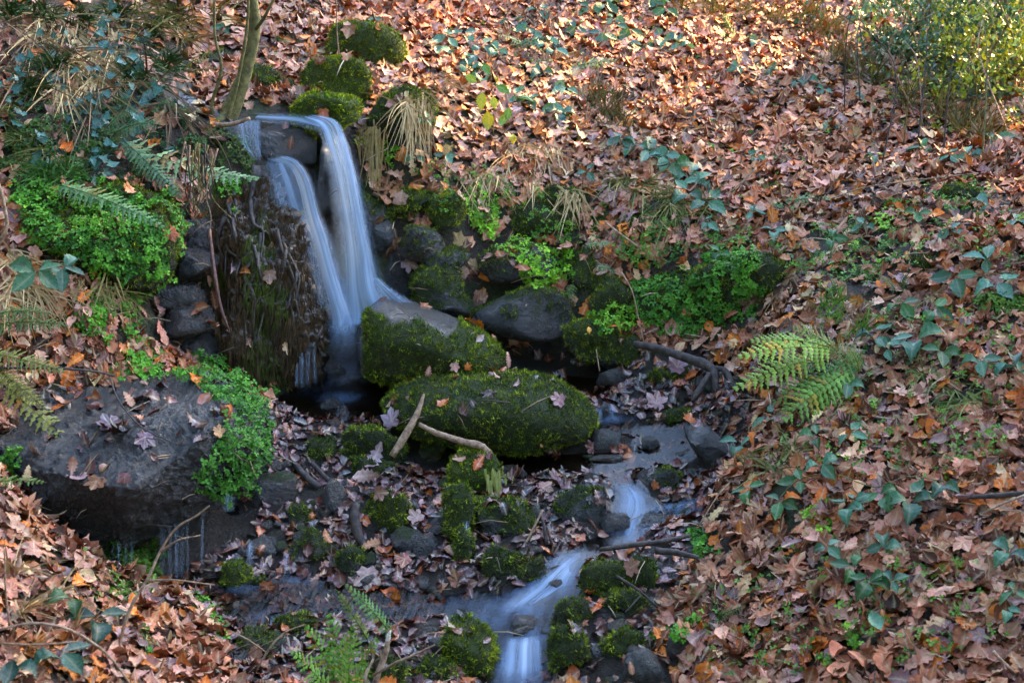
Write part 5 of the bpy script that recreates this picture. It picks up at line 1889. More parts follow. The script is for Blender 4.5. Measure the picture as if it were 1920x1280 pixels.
for lb, pts_ in [('long bramble stem trailing from the right edge to the fern', [(1925, 700), (1840, 690), (1765, 672), (1716, 660), (1660, 690), (1600, 735), (1555, 800)]),
                 ('bramble stem looping down the right edge of the fern bank', [(1905, 520), (1790, 540), (1700, 600), (1640, 650)]),
                 ('thin bramble stem linking the low shoots on the right bank', [(1770, 915), (1700, 905), (1640, 925), (1560, 900), (1490, 915), (1440, 975)]),
                 ('bramble stem running down the wall top trail', [(1150, 255), (1200, 280), (1262, 318), (1300, 350), (1330, 390)]),
                 ('bramble stem across the far green band', [(830, 100), (900, 110), (980, 90), (1060, 110), (1180, 70), (1260, 90)])]:
    P_ = [on(u, v) + (CAM - on(u, v)) / 9 * .06 + np.array([0, 0, .03]) for u, v in pts_]
    tube_thing('trailing_bramble', lb, 'bramble', P_, [.003, .003, .002], 'olive_bark', 5, .1, 4)
for u, v, sz, lb in [(1560, 455, 30, 'teal bramble shoot on the turf left of the small upright fern'), (1620, 430, 28, 'bramble shoot in the weeds under the bent stalk start'), (1720, 410, 28, 'bramble shoot between the lush tuft and the far hump'),
                     (1900, 420, 32, 'bramble shoot at the right edge under the blue leaf pair'), (1640, 300, 24, 'lone small bramble shoot above the bent tan stalk'), (1350, 480, 26, 'bramble shoot hanging over the right wall cress'),
                     (1450, 440, 28, 'bramble shoot on the bank just above the wall fern'), (1100, 330, 24, 'small bramble shoot left of the overhanging olive grass'), (1420, 300, 24, 'small bramble shoot alone in the pink litter'),
                     (1560, 240, 22, 'tiny bramble shoot alone in the far pink litter'), (700, 40, 22, 'small shoot left of the topmost boulder crest'), (420, 60, 24, 'teal shoot beside the young trunk, left side')]:
    bramble(u, v, sz, lb, R.uniform(-170, -10))
# blurred near leaves at the left
bramble(70, 520, 52, 'big soft bramble shoot in front of the left cress, left half', -95, 4, (.035, .10, .045), lift=.35, group='near bramble leaves at left')
bramble(118, 512, 46, 'big soft bramble shoot in front of the left cress, right half', -70, 4, (.05, .13, .07), lift=.33, group='near bramble leaves at left')
bramble(185, 1165, 60, 'big dark ivy green bramble leaves above the bottom left corner', -70, 3, (.022, .07, .04), lift=.12, group='near bramble leaves at left')
bramble(118, 1235, 62, 'widest dark green leaf at the bottom left corner', -50, 3, (.022, .075, .045), lift=.12, group='near bramble leaves at left')
bramble(140, 1128, 44, 'mid green leaf pair above the big dark ones at bottom left', -110, 2, (.03, .09, .03), lift=.12, group='near bramble leaves at left')
bramble(28, 1255, 52, 'green leaf cut by the bottom left corner', -60, 2, (.022, .075, .045), lift=.1, group='near bramble leaves at left')

# yellow leaved sapling
P = on(925, 262)
e = empty('sapling', P)
tag(e, 'little sapling with three yellow leaves on the slope right of the mossy stack', 'sapling')
A, B_ = at(920, 140, P[1] - .15), at(905, 170, P[1] - .2)
tube_part(e, 'stem', [P, at(925, 200, P[1] - .06), A], [.003, .002, .0015], 'olive_bark', 5)
for (u, v, s_, c, an) in [(905, 172, 34, (.36, .38, .02), -95), (917, 208, 36, (.38, .38, .02), -90), (924, 180, 24, (.40, .46, .03), -80), (962, 250, 20, (.5, .42, .03), -90), (895, 155, 26, (.20, .32, .03), 150),
                          (930, 160, 28, (.10, .25, .03), -30), (955, 200, 26, (.16, .3, .03), -100), (950, 215, 24, (.2, .35, .05), -120), (918, 140, 24, (.08, .22, .04), 120)]:
    c3 = at(u, v, P[1] - .15)
    y = RIGHT * math.cos(math.radians(an)) + UP * math.sin(math.radians(an))
    z = -FWD + RIGHT * R.uniform(-.4, .4)
    z -= y * (z @ y)
    z /= np.linalg.norm(z)
    M = np.stack([np.cross(y, z), y, z], 1) * px(P[1], s_)
    o = link('leaf', R.choice(LFT), parent=e)
    q = c3 - P
    o.matrix_local = Matrix([[M[r][k] for k in range(3)] + [q[r]] for r in range(3)] + [[0, 0, 0, 1]])
    o.color = c + (1,)

# --- ivy on the steep left bank
IVO = [(math.cos(math.radians(a)) * r, math.sin(math.radians(a)) * r) for a, r in
       [(-90, .12), (-55, .36), (-20, .34), (5, .50), (28, .34), (55, .42), (90, .66), (125, .42), (152, .34), (175, .50), (200, .34), (235, .36)]]
IVY = []
for k in range(3):
    V, F, ve = fan_leaf(IVO, 0.35 + .2 * k, 500 + k, ring=False)
    IVY.append(mesh_np('leaf', V, F, 'green_leaf', {'col': np.ones((len(V), 4)), 'vein': ve * .8}))
IVW = ['at the far left edge under the top corner', 'in the top left corner', 'beside the tall straw at top left', 'hanging past the curled leaf on the left bank', 'in the middle of the left bank', 'above the arching fern frond',
       'near the upstream grey stone', 'along the left frame edge above the cress', 'over the dark weeds at left', 'between straw and fern on the left bank', 'below the fern crown on the left bank', 'at the top edge left of the sapling',
       'trailing beside the sapling foot', 'in the straw below the top edge']
IVP = [(25, 110), (110, 40), (170, 60), (110, 140), (180, 150), (170, 205), (250, 130), (20, 170), (70, 260), (190, 95), (210, 260), (215, 35), (290, 180), (260, 70)]
for k, (u, v) in enumerate(IVP):
    P = on(u, v)
    e = empty('ivy_vine', P)
    tag(e, 'dark blue green ivy vine ' + IVW[k], 'ivy', 'ivy vines on the left bank')
    path = []
    u_, v_ = u, v
    for j in range(5):
        q = on(u_, v_)
        path.append(q + (CAM - q) / np.linalg.norm(CAM - q) * .03)
        u_ += R.uniform(-22, 26)
        v_ += R.uniform(6, 26)
    tube_part(e, 'stem', path, [.002, .0012], 'dark_twig', 4, 0, 3)
    for j in range(16):
        q = path[R.randrange(5)] + np.array([R.uniform(-.07, .07), -R.uniform(0, .05), R.uniform(-.07, .07)])
        d = (CAM - q) / np.linalg.norm(CAM - q)
        M = frames((d * .5 + np.array([R.uniform(-.4, .4), 0, .45]))[None], np.array([R.uniform(0, 6.28)]), np.array([.25]), np.array([R.uniform(.045, .08)]))[0]
        o = link('leaf', IVY[j % 3], parent=e)
        q = q - P + d * .02
        o.matrix_local = Matrix([[M[r][c] for c in range(3)] + [q[r]] for r in range(3)] + [[0, 0, 0, 1]])
        f = R.uniform(.6, 1.3)
        o.color = (.040 * f, .135 * f, .105 * f, 1)


# --- straw and grass
def straw(label, pts, n, length, colA, colB, dirv, spread=0.35, width=0.0048, curl=0.5, name='grass_tuft', cat='grass', lean=0.07):
    """n thin blades growing from near the photo points, leaning along dirv"""
    s = Soup()
    org = on(*pts[0])
    dirv = np.array(dirv, float)
    for _ in range(n):
        u, v = R.choice(pts)
        q = on(u + R.gauss(0, 10), v + R.gauss(0, 7))
        q = q + (CAM - q) / np.linalg.norm(CAM - q) * R.uniform(0, lean)
        L_ = length * R.uniform(.5, 1.2)
        d = dirv + np.array([R.gauss(0, spread), R.gauss(0, spread * .7), R.gauss(0, spread * .6)])
        d /= np.linalg.norm(d)
        c = np.array([R.gauss(0, .3), -0.25, -0.7]) * curl
        w = np.cross(d, CAM - q)
        w = w / (np.linalg.norm(w) + 1e-9) * width * R.uniform(.6, 1.4)
        vs, m = [], 5
        for k in range(m + 1):
            t = k / m
            p = q + d * L_ * t + c * L_ * t * t * .6
            tw = (1 - t * .85)
            vs += [p - w * tw, p + w * tw]
        fs = []
        for k in range(m):
            a = 2 * k
            fs += [(a, a + 1, a + 3), (a, a + 3, a + 2)]
        t = R.random()
        s.add(np.array(vs), np.array(fs), np.array(colA) * (1 - t) + np.array(colB) * t)
    o = link(name, s.mesh(name, 'dry_straw', org, smooth=False), loc=list(org))
    return tag(o, label, cat, kind='stuff')


SA, SB = (.30, .17, .06), (.60, .43, .20)
OG, OH = (.06, .08, .015), (.20, .20, .05)
straw('long dry straw hanging down the top left bank', [(70, 20), (100, 30), (130, 60), (150, 40), (160, 90), (190, 40), (60, 60)], 420, .42, SA, SB, (0.1, -.35, -.3), .35, curl=.8)
straw('straw hanging beside the ivy in the middle of the left bank', [(150, 130), (175, 150), (200, 100), (110, 170), (220, 140), (120, 120)], 340, .36, SA, SB, (.15, -.35, -.35), .35, curl=.8)
straw('brown dead stems tangled over the upper left bank', [(20, 40), (60, 80), (120, 100), (200, 60), (240, 110), (280, 150), (40, 140), (180, 180), (320, 200)], 260, .5, (.09, .05, .025), (.26, .16, .07), (.1, -.35, -.2), .5, curl=.7, width=.005)
straw('dark green weeds filling the top left bank', [(20, 20), (80, 30), (150, 40), (220, 30), (280, 60), (330, 30), (100, 120), (250, 140), (320, 120), (60, 170)], 900, .16, (.02, .05, .012), (.07, .12, .025), (0, -.4, .5), .6, curl=.8, width=.006)
straw('dry grass slanting behind the sapling at the top', [(250, 30), (300, 20), (340, 40), (350, 70), (400, 30), (280, 60)], 170, .36, SA, OH, (.25, -.3, .1), .4, curl=.7)
straw('dry roots and straw dangling over the left overhang', [(100, 230), (120, 240), (135, 250), (110, 215)], 90, .3, (.10, .06, .035), (.25, .14, .07), (0, -.2, -.8), .2, curl=.4)
straw('grass strands on the dark weeds at the left edge', [(10, 200), (40, 260), (30, 310), (70, 290), (100, 300)], 130, .2, OG, OH, (.1, -.4, .2), .5, curl=.9)
straw('green grass tuft on top of the left cress', [(90, 325), (125, 325), (75, 330)], 110, .2, (.04, .12, .02), (.10, .22, .04), (0, -.2, .6), .5, curl=.9)
straw('withered straw at the left edge below the cress', [(20, 480), (50, 500), (30, 530), (10, 560), (65, 540)], 150, .28, SA, SB, (.2, -.3, -.2), .5, curl=.7)
straw('fine straw hanging below the left cress', [(150, 530), (190, 540), (215, 535), (235, 560)], 110, .16, SA, OH, (0, -.4, -.4), .5, curl=.6)
straw('hanging straw on the large green stone', [(770, 200), (790, 190), (760, 180), (805, 215)], 60, .30, SA, SB, (0, -.35, -.8), .18, curl=.3)
straw('brown root straw beside the falling water', [(690, 240), (684, 255), (696, 250)], 90, .42, (.25, .13, .04), (.42, .30, .10), (.03, -.25, -.9), .1, curl=.2)
straw('yellow green weeds on the root straw beside the falling water', [(682, 260), (690, 270)], 40, .08, (.2, .25, .02), (.35, .38, .03), (0, -.4, .2), .5, curl=.6)
straw('dry grass curtain under the yellow leaf', [(985, 275), (1000, 280), (1020, 275), (1040, 285), (960, 285)], 180, .3, SA, SB, (0, -.35, -.5), .4, curl=.7)
straw('dry grass draped over the wall top at its middle', [(880, 330), (910, 335), (940, 330), (1000, 345), (1050, 350), (1080, 360)], 170, .22, SA, SB, (0, -.35, -.5), .4, curl=.6)
straw('olive grass overhanging below the bramble trail', [(1170, 340), (1200, 350), (1240, 350), (1280, 365), (1320, 380), (1260, 380)], 330, .24, OG, (.28, .24, .07), (0, -.35, -.1), .5, curl=.9)
straw('heathery olive tuft in the middle of the slope', [(1130, 200), (1145, 215), (1160, 230), (1120, 180), (1150, 190)], 230, .16, (.06, .07, .02), (.22, .17, .08), (0, -.2, .7), .5, curl=.3)
straw('straw combing down left of the stack top', [(760, 190), (800, 160), (830, 150)], 90, .22, SA, SB, (.1, -.4, -.2), .5, curl=.7)
straw('brown stalks draped down the right bank above the fern', [(1500, 500), (1520, 490), (1500, 530), (1480, 560)], 90, .36, (.18, .09, .03), (.35, .2, .07), (-.25, -.3, -.6), .25, curl=.4)
straw('grass wisps on the bank edge above the stream', [(1400, 880), (1430, 890), (1450, 870), (1480, 850)], 110, .16, OG, (.3, .28, .1), (0, -.1, .5), .6, curl=.9)
straw('green grass blades among leaves on the right bank', [(1550, 580), (1570, 570), (1560, 600), (1610, 625)], 80, .16, (.06, .16, .02), (.2, .32, .05), (.1, -.1, .7), .4, curl=.5)
straw('thin grass under the bramble leaves of the right bank', [(1740, 700), (1780, 730), (1800, 760), (1820, 740)], 110, .2, OG, (.22, .24, .06), (0, -.3, -.1), .6, curl=.8)
straw('straw hanging from the stump shaped stone', [(935, 885), (945, 890), (925, 885)], 46, .34, (.22, .24, .04), (.42, .38, .12), (-.05, -.25, -.9), .16, curl=.2)
straw('fallen thin stalks on the far litter', [(1250, 200), (1340, 260), (1420, 150), (1180, 260), (1500, 250), (1580, 320), (1380, 330), (1480, 400)], 90, .16, SA, SB, (.4, -.3, .2), .7, curl=.3)
straw('fine weeds in front of the hedge', [(1560, 110), (1600, 130), (1640, 150), (1700, 190), (1760, 220), (1800, 240), (1850, 260), (1540, 60)], 420, .3, (.06, .07, .02), (.28, .22, .08), (0, -.2, .6), .5, curl=.5)
straw('straw on the far top slope', [(1340, 20), (1400, 30), (1460, 40), (1520, 30), (1560, 60), (1280, 15)], 240, .25, OG, (.30, .25, .08), (0, -.2, .6), .5, curl=.5)
straw('thin stalks in the bottom left drift', [(20, 1080), (40, 1140), (90, 1120), (150, 1180), (60, 1220)], 60, .24, SA, SB, (.3, -.2, .4), .6, curl=.5)

# --- sapling trunk at the lip and other wood
P = on(428, 222)
e = empty('sapling_tree', P)
tag(e, 'slender olive barked young tree growing from the waterfall lip', 'tree')
Yt = P[1]
tube_part(e, 'trunk', [at(422, 232, Yt), at(440, 190, Yt), at(458, 140, Yt), at(472, 90, Yt), at(478, 45, Yt), at(472, -10, Yt - .02), at(462, -120, Yt), at(450, -400, Yt)], [.062, .052, .040, .034, .033, .03, .027, .02], 'olive_bark', 10, .05)
tube_part(e, 'limb', [at(476, 60, Yt), at(500, 25, Yt - .1), at(530, -40, Yt - .1)], [.012, .009, .004], 'olive_bark', 6)
tube_part(e, 'limb', [at(425, 225, Yt - .05), at(440, 175, Yt - .06), at(462, 60, Yt - .1), at(468, -60, Yt - .1)], [.018, .012, .009, .006], 'olive_bark', 6)
tube_part(e, 'limb', [at(400, 225, Yt - .05), at(398, 190, Yt - .06), at(415, 130, Yt - .1), at(402, 60, Yt - .1), at(404, -60, Yt - .1)], [.014, .010, .009, .008, .006], 'olive_bark', 6)
tube_part(e, 'root', [at(425, 215, Yt - .03), at(395, 240, Yt - .12), at(372, 268, Yt - .18)], [.03, .02, .01], 'olive_bark', 7)
tube_part(e, 'root', [at(385, 232, Yt - .1), at(430, 234, Yt - .2), at(468, 222, Yt - .24)], [.014, .012, .009], 'pale_dead_wood', 7)
sm = Soup()

P = on(1668, 105)
e = empty('leaning_tree', P)
tag(e, 'bent mossy yellow trunk leaning out of the ground before the hedge', 'tree')
Yh = P[1]
tube_part(e, 'trunk', [at(1640, 130, Yh + .1), at(1668, 96, Yh), at(1700, 62, Yh - .05), at(1732, 35, Yh - .1), at(1748, 0, Yh - .1), at(1760, -80, Yh)], [.06, .05, .042, .038, .034, .03], 'olive_bark', 9, .08)
tube_part(e, 'limb', [at(1640, 125, Yh), at(1660, 110, Yh - .1), at(1760, 150, Yh - .2)], [.012, .01, .004], 'olive_bark', 6)

TW = [
    ('branched dead twig leaning over the drips from the bottom left', 'pale_dead_wood', [[(215, 1250, 4.95), (240, 1150, 5.0), (278, 1082, 5.05), (302, 1030, 5.1), (332, 988, 5.12), (366, 968, 5.12), (392, 948, 5.12)],
      [(300, 1034, 5.1), (335, 1012, 5.05), (376, 1003, 5.05)], [(276, 1088, 5.05), (330, 1087, 5.0), (402, 1096, 5.0)]], [.008, .006, .004, .003]),
    ('arched straw coloured stem across the bottom left corner', 'pale_dead_wood', [[(-10, 1182, 4.6), (60, 1168, 4.6), (130, 1180, 4.6), (200, 1225, 4.6), (250, 1290, 4.6)], [(-5, 1205, 4.55), (70, 1208, 4.55), (145, 1202, 4.55)]], [.005, .005, .004]),
    ('upright pale stalk at the far left bottom', 'pale_dead_wood', [[(18, 1175, 4.8), (10, 1100, 4.8), (8, 1028, 4.8)]], [.004, .003]),
    ('bent twig before the dark mossy stone at bottom left', 'pale_dead_wood', [[(478, 1262, 5.2), (505, 1215, 5.22), (535, 1185, 5.25), (572, 1170, 5.25)]], [.004, .003]),
    ('forked dead stick standing against the mossy dome', 'pale_dead_wood', [[(735, 855, 6.7), (760, 815, 6.75), (782, 775, 6.8), (795, 738, 6.85)]], [.018, .02, .016, .006]),
    ('pale crooked branch lying along the mossy dome foot', 'pale_dead_wood', [[(786, 795, 6.8), (820, 812, 6.75), (870, 828, 6.72), (905, 838, 6.7), (932, 872, 6.68)]], [.012, .016, .02, .016]),
    ('fallen log curving out of the bank right of the wall', 'dark_twig', [[(1190, 645, 7.7), (1240, 655, 7.6), (1290, 672, 7.5), (1335, 692, 7.4), (1342, 735, 7.3)], [(1335, 690, 7.4), (1365, 700, 7.35), (1380, 770, 7.1), (1410, 815, 6.8)],
      [(1330, 700, 7.35), (1315, 725, 7.3), (1298, 752, 7.25)]], [.022, .024, .03, .02]),
    ('dark wet stick lying across the cascade edge', 'dark_twig', [[(1125, 1030, 5.75), (1180, 1022, 5.78), (1240, 1015, 5.8), (1295, 1003, 5.85)]], [.010, .013, .012, .009]),
    ('wet dark branch beside the dark stick at the right bank', 'dark_twig', [[(1230, 1032, 5.7), (1270, 1036, 5.65), (1310, 1045, 5.6)]], [.016, .014, .01]),
    ('long dark stick ending at the right frame edge', 'dark_twig', [[(1795, 932, 5.55), (1850, 930, 5.5), (1935, 924, 5.42)]], [.008, .011, .013]),
    ('thin stick just below the long dark one', 'pale_dead_wood', [[(1842, 962, 5.4), (1880, 944, 5.4), (1930, 925, 5.4)]], [.004, .006]),
    ('long bent tan stalk over the upper right litter', 'pale_dead_wood', [[(1560, 372, 7.7), (1620, 352, 7.6), (1700, 340, 7.5), (1760, 333, 7.4), (1835, 325, 7.3)]], [.004, .004, .003]),
    ('pale slanting stick on the litter above the pale fern', 'pale_dead_wood', [[(1370, 360, 8.1), (1395, 338, 8.12), (1418, 315, 8.15)]], [.005, .006]),
    ('slender stem hanging down the right wall cress', 'pale_dead_wood', [[(1165, 510, 7.75), (1185, 545, 7.7), (1198, 600, 7.65), (1208, 645, 7.6)]], [.004, .003]),
    ('thin stem hanging from the olive overhanging stone', 'pale_dead_wood', [[(1118, 655, 7.7), (1124, 695, 7.6)]], [.003, .003]),
    ('white pale stalk rising before the topmost boulder', 'pale_dead_wood', [[(636, 108, 9.1), (632, 60, 9.1), (630, -10, 9.1)]], [.005, .004]),
    ('pale bent twig at the left frame edge', 'pale_dead_wood', [[(-5, 460, 6.2), (12, 428, 6.2), (8, 385, 6.2), (-4, 340, 6.2)]], [.010, .008, .006]),
    ('long horizontal dark twig above the flat rock', 'dark_twig', [[(0, 690, 6.4), (90, 690, 6.4), (170, 695, 6.45), (215, 705, 6.5)], [(205, 703, 6.5), (222, 750, 6.3), (265, 800, 6.1), (322, 828, 6.0)]], [.006, .006, .004]),
    ('reddish stick leaning in the stones left of the upper cascade', 'pale_dead_wood', [[(978, 1032, 6.1), (998, 995, 6.15), (1018, 955, 6.2)]], [.006, .006]),
    ('two broken sticks in the gap left of the upper cascade', 'dark_twig', [[(1025, 1020, 6.1), (1020, 985, 6.15), (1014, 965, 6.2)], [(1034, 1018, 6.1), (1026, 988, 6.15)]], [.008, .007]),
    ('rotten bark strip upright among leaves left of the green topped stone', 'dark_twig', [[(668, 945, 6.35), (664, 970, 6.3), (675, 1010, 6.25), (690, 1035, 6.2)]], [.022, .026, .02]),
    ('short wet log pieces lying in the bed left of centre', 'dark_twig', [[(552, 870, 6.75), (575, 895, 6.65), (600, 915, 6.6)], [(585, 868, 6.75), (618, 902, 6.65)]], [.018, .018]),
    ('stalk standing in the litter at the lower right corner', 'pale_dead_wood', [[(1862, 1220, 4.7), (1880, 1240, 4.68), (1905, 1262, 4.66)]], [.007, .006]),
    ('pale curved stem on the right bank below the bramble row', 'pale_dead_wood', [[(1735, 760, 6.1), (1745, 725, 6.15), (1772, 705, 6.2)]], [.003, .003]),
    ('pale stick lying in the hanging grass under the trail', 'pale_dead_wood', [[(1138, 420, 8.2), (1165, 440, 8.15), (1195, 462, 8.1)]], [.006, .005]),
    ('grey stalk by the bank edge below the rolled leaf', 'pale_dead_wood', [[(1310, 985, 5.9), (1345, 930, 6.0), (1368, 905, 6.1)]], [.003, .003]),
    ('branching brown twig resting on the lower right stones', 'dark_twig', [[(1156, 1080, 5.6), (1200, 1108, 5.58), (1235, 1140, 5.55)], [(1205, 1112, 5.58), (1172, 1148, 5.5)]], [.008, .006, .004]),
]
for lb, mt, lines, rad in TW:
    p0 = at(*lines[0][0])
    if len(lines) == 1:
        tube_thing('dead_stick', lb, 'stick', [at(*q) for q in lines[0]], rad, mt)
    else:
        e = empty('dead_branch', p0)
        tag(e, lb, 'branch')
        for k, ln_ in enumerate(lines):
            tube_part(e, 'stem' if k == 0 else 'twig', [at(*q) for q in ln_], rad if k == 0 else [r * .7 for r in rad], mt, 7)
e = empty('broken_branch', at(700, 1290, 4.95))
tag(e, 'pale broken branch with a white snapped tip standing at the bottom edge', 'branch')
tube_part(e, 'stem', [at(700, 1310, 4.9), at(706, 1270, 4.92), at(722, 1228, 4.95), at(727, 1200, 4.96)], [.014, .013, .010, .010], 'pale_dead_wood', 8, .12)
tube_part(e, 'snapped_tip', [at(727, 1200, 4.96), at(729, 1190, 4.96), at(732, 1182, 4.96)], [.010, .009, .003], 'broken_wood', 6, .2)
tube_part(e, 'twig', [at(700, 1265, 4.9), at(740, 1243, 4.85), at(775, 1228, 4.82), at(815, 1208, 4.8)], [.006, .005, .003], 'pale_dead_wood', 6)
tube_part(e, 'twig', [at(690, 1300, 4.9), at(684, 1270, 4.9), at(700, 1235, 4.95)], [.009, .008, .005], 'pale_dead_wood', 6)

# roots on the peat bank and hanging from the overhang
bank = next(r_[0] for r_ in ROCKS if r_[0].name == 'root_bank')
for k in range(20):
    u = R.uniform(405, 600)
    v0 = R.uniform(340, 480) if u < 520 else R.uniform(450, 560)
    pts = []
    for j in range(7):
        q, _ = ghit(u, v0 + j * R.uniform(30, 42), ALL)
        if j and np.linalg.norm(q - pts[-1]) > .35:
            break
        pts.append(q - FWD * R.uniform(0.0, .018))
        u += R.gauss(0, 12) + 1
    if len(pts) > 2:
        tube_part(bank, 'root', pts, [R.uniform(.006, .016), .008, .004], R.choice(['peat', 'peat', 'dark_twig', 'peat']), 5, .15, 3)
tube_thing('red_root', 'long wet red root running down the shadowed side of the root bank', 'root', [at(392, 430, 7.5), at(398, 480, 7.45), at(405, 530, 7.4), at(415, 580, 7.38), at(430, 620, 7.36)], [.012, .011, .011, .009, .005], 'red_root', 7)
e = empty('hanging_roots', at(370, 300, 7.5))
tag(e, 'bundle of thin pale roots dangling below the arching fern frond', 'roots')
for k in range(22):
    u = R.uniform(345, 412)
    L_ = R.uniform(60, 150)
    Yk = 7.4 + R.uniform(-.1, .1)
    tube_part(e, 'root', [at(u, 285 + R.uniform(-20, 20), Yk), at(u + R.gauss(0, 8), 300 + L_ * .4, Yk), at(u + R.gauss(0, 10), 300 + L_ * .7, Yk), at(u + R.gauss(0, 12), 300 + L_, Yk)], [.0045, .003, .0018], R.choice(['pale_dead_wood', 'olive_bark', 'dark_twig']), 4, .1, 3)
# moss strands and wet threads over the peat bank
s = Soup()
cols_ = []
for _ in range(11000):
    u, v = R.uniform(385, 625), R.uniform(330, 735)
    P, n = ghit(u, v, ALL)
    if not in_poly(u, v, [(395, 335), (500, 330), (570, 430), (610, 540), (612, 640), (585, 710), (530, 735), (415, 715), (392, 520)]):
        continue
    g = noise.noise(Vector(P) * 4.0)
    c = np.array([.060, .080, .014]) if g > 0.2 else np.array([.075, .042, .020])
    c = c * R.uniform(.4, 1.8)
    L_ = R.uniform(.015, .06)
    w = np.array([R.uniform(.002, .004), 0, 0])
    o_ = n * R.uniform(.004, .02)
    s.add(np.array([P + o_ - w, P + o_ + w, P + o_ * 1.3 + np.array([R.gauss(0, .006), 0, -L_])]), np.array([[0, 1, 2]]), c)
mo = link('moss', s.mesh('moss', 'moss_blade', bank.location, smooth=False), parent=bank)
mo['kind'] = 'stuff'
s = Soup()
for _ in range(700):     # strings of moss under the root bank, dripping
    u, v = R.uniform(400, 560), R.uniform(560, 715)
    P, n = ghit(u, v, ALL)
    L_ = R.uniform(.04, .14)
    w = np.array([R.uniform(.003, .006), 0, 0])
    P = P + n * .012
    s.add(np.array([P - w, P + w, P + np.array([R.gauss(0, .01), -.01, -L_])]), np.array([[0, 1, 2]]), np.array([.065, .045, .022]) * R.uniform(.3, 1.6))
mo = link('moss_strings', s.mesh('moss_strings', 'moss_blade', bank.location, smooth=False), parent=bank)
mo['kind'] = 'stuff'

# --- hedge at the upper right
LEAFQ = (np.array([[0, 0, 0], [-.28, .45, .06], [0, 1, 0], [.28, .45, .06]]), np.array([[0, 1, 2], [0, 2, 3]]), np.zeros(4))
SHRUBS = [
    ('tangled dark green shrub behind the leaning trunk', [(1650, 20, 12.4), (1680, 0, 12.6), (1720, 50, 12.4), (1700, -20, 12.6)], 900, (.02, .055, .03), (.08, .15, .08), .45),
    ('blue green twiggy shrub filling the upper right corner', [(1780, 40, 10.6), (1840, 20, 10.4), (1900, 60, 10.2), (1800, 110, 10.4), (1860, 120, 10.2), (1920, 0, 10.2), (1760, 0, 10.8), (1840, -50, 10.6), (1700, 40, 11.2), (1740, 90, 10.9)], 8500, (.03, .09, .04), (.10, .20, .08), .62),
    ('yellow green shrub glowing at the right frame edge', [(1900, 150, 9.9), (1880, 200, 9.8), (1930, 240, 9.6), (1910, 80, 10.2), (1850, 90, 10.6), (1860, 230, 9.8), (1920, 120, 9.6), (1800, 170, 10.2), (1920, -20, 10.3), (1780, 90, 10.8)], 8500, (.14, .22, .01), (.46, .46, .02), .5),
    ('low dark brushwood under the corner shrubs', [(1720, 160, 10.4), (1780, 190, 10.0), (1830, 230, 9.6), (1760, 120, 10.8), (1700, 120, 11.0), (1880, 260, 9.3), (1660, 100, 11.2)], 4200, (.03, .06, .03), (.10, .15, .06), .3),
    ('bramble thicket along the top edge right of centre', [(1570, 20, 12.9), (1600, 30, 12.8), (1620, 60, 12.3), (1590, 5, 13.0)], 450, (.03, .06, .03), (.10, .16, .08), .15),
    ('green weeds at the top edge left of the sunlit patch', [(1260, -10, 11.8), (1300, 0, 11.8), (1200, -15, 11.7), (1350, -10, 11.9)], 700, (.03, .07, .02), (.09, .17, .05), .25),
]
for lb, cs, n, ca, cb, rad in SHRUBS:
    base = at(cs[0][0], cs[0][1] + 60, cs[0][2])
    gz = float(H0(np.array([base[0]]), np.array([base[1]]))[0])
    base[2] = gz
    e = empty('shrub', base)
    tag(e, lb, 'shrub')
    C = np.array([at(*c) for c in cs])
    for k in range(9):
        c = C[R.randrange(len(C))]
        b0 = base + np.array([R.uniform(-.4, .4), R.uniform(-.2, .3), 0])
        tip = c + np.array([R.gauss(0, rad * .6), R.gauss(0, rad * .4), abs(R.gauss(0, rad * .7)) + .2])
        mid = (b0 + tip) / 2 + np.array([R.gauss(0, .15), 0, .15])
        tube_part(e, 'branch', [b0, mid, tip], [R.uniform(.008, .014), .007, .003], R.choice(['dark_twig', 'olive_bark', 'pale_dead_wood']), 5, .1, 4)
    # foliage in sprays so that gaps stay open
    ns = n // 26
    s = Soup()
    ctr, col_ = [], []
    for k in range(ns):
        c = C[R.randrange(len(C))] + np.array([R.gauss(0, rad * .6), R.gauss(0, rad * .55), R.gauss(0, rad * .45)])
        d = np.array([R.gauss(0, 1), R.gauss(0, .6), R.gauss(0.1, .5)])
        d /= np.linalg.norm(d)
        t = R.random()
        cc = np.array(ca) * (1 - t) + np.array(cb) * t
        for j in range(26):
            ctr.append(c + d * (j - 13) * .014 + np.array([R.gauss(0, .025), R.gauss(0, .025), R.gauss(0, .025)]))
            col_.append(cc * R.uniform(.6, 1.3))
    ctr, col_ = np.array(ctr), np.array(col_)
    m = len(ctr)
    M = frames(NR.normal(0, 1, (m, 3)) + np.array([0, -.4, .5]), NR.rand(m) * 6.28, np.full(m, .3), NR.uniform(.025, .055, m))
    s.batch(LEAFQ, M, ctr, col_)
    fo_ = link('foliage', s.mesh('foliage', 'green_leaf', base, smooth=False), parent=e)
    fo_['kind'] = 'stuff'

for k in range(16):
    u0, v0 = R.uniform(1560, 1900), R.uniform(150, 330)
    u1, v1 = u0 + R.uniform(-160, 120), R.uniform(-30, 90)
    a0 = on(u0, v0, -.02)
    b0 = at(u1, v1, a0[1] + R.uniform(-.3, .5))
    tube_thing('bare_twig', ['thin dark bare stem', 'thin olive bare stem', 'thin pale bare stem'][k % 3] + (' leaning left' if u1 < u0 else ' leaning right') + ' before the upper right corner shrubs',
               'twig', [a0, (a0 + b0) / 2 + np.array([R.gauss(0, .12), 0, .15]), b0], [.006, .004, .002], ['dark_twig', 'olive_bark', 'pale_dead_wood'][k % 3], 5, .1, 5, group='bare stems before the corner shrubs')

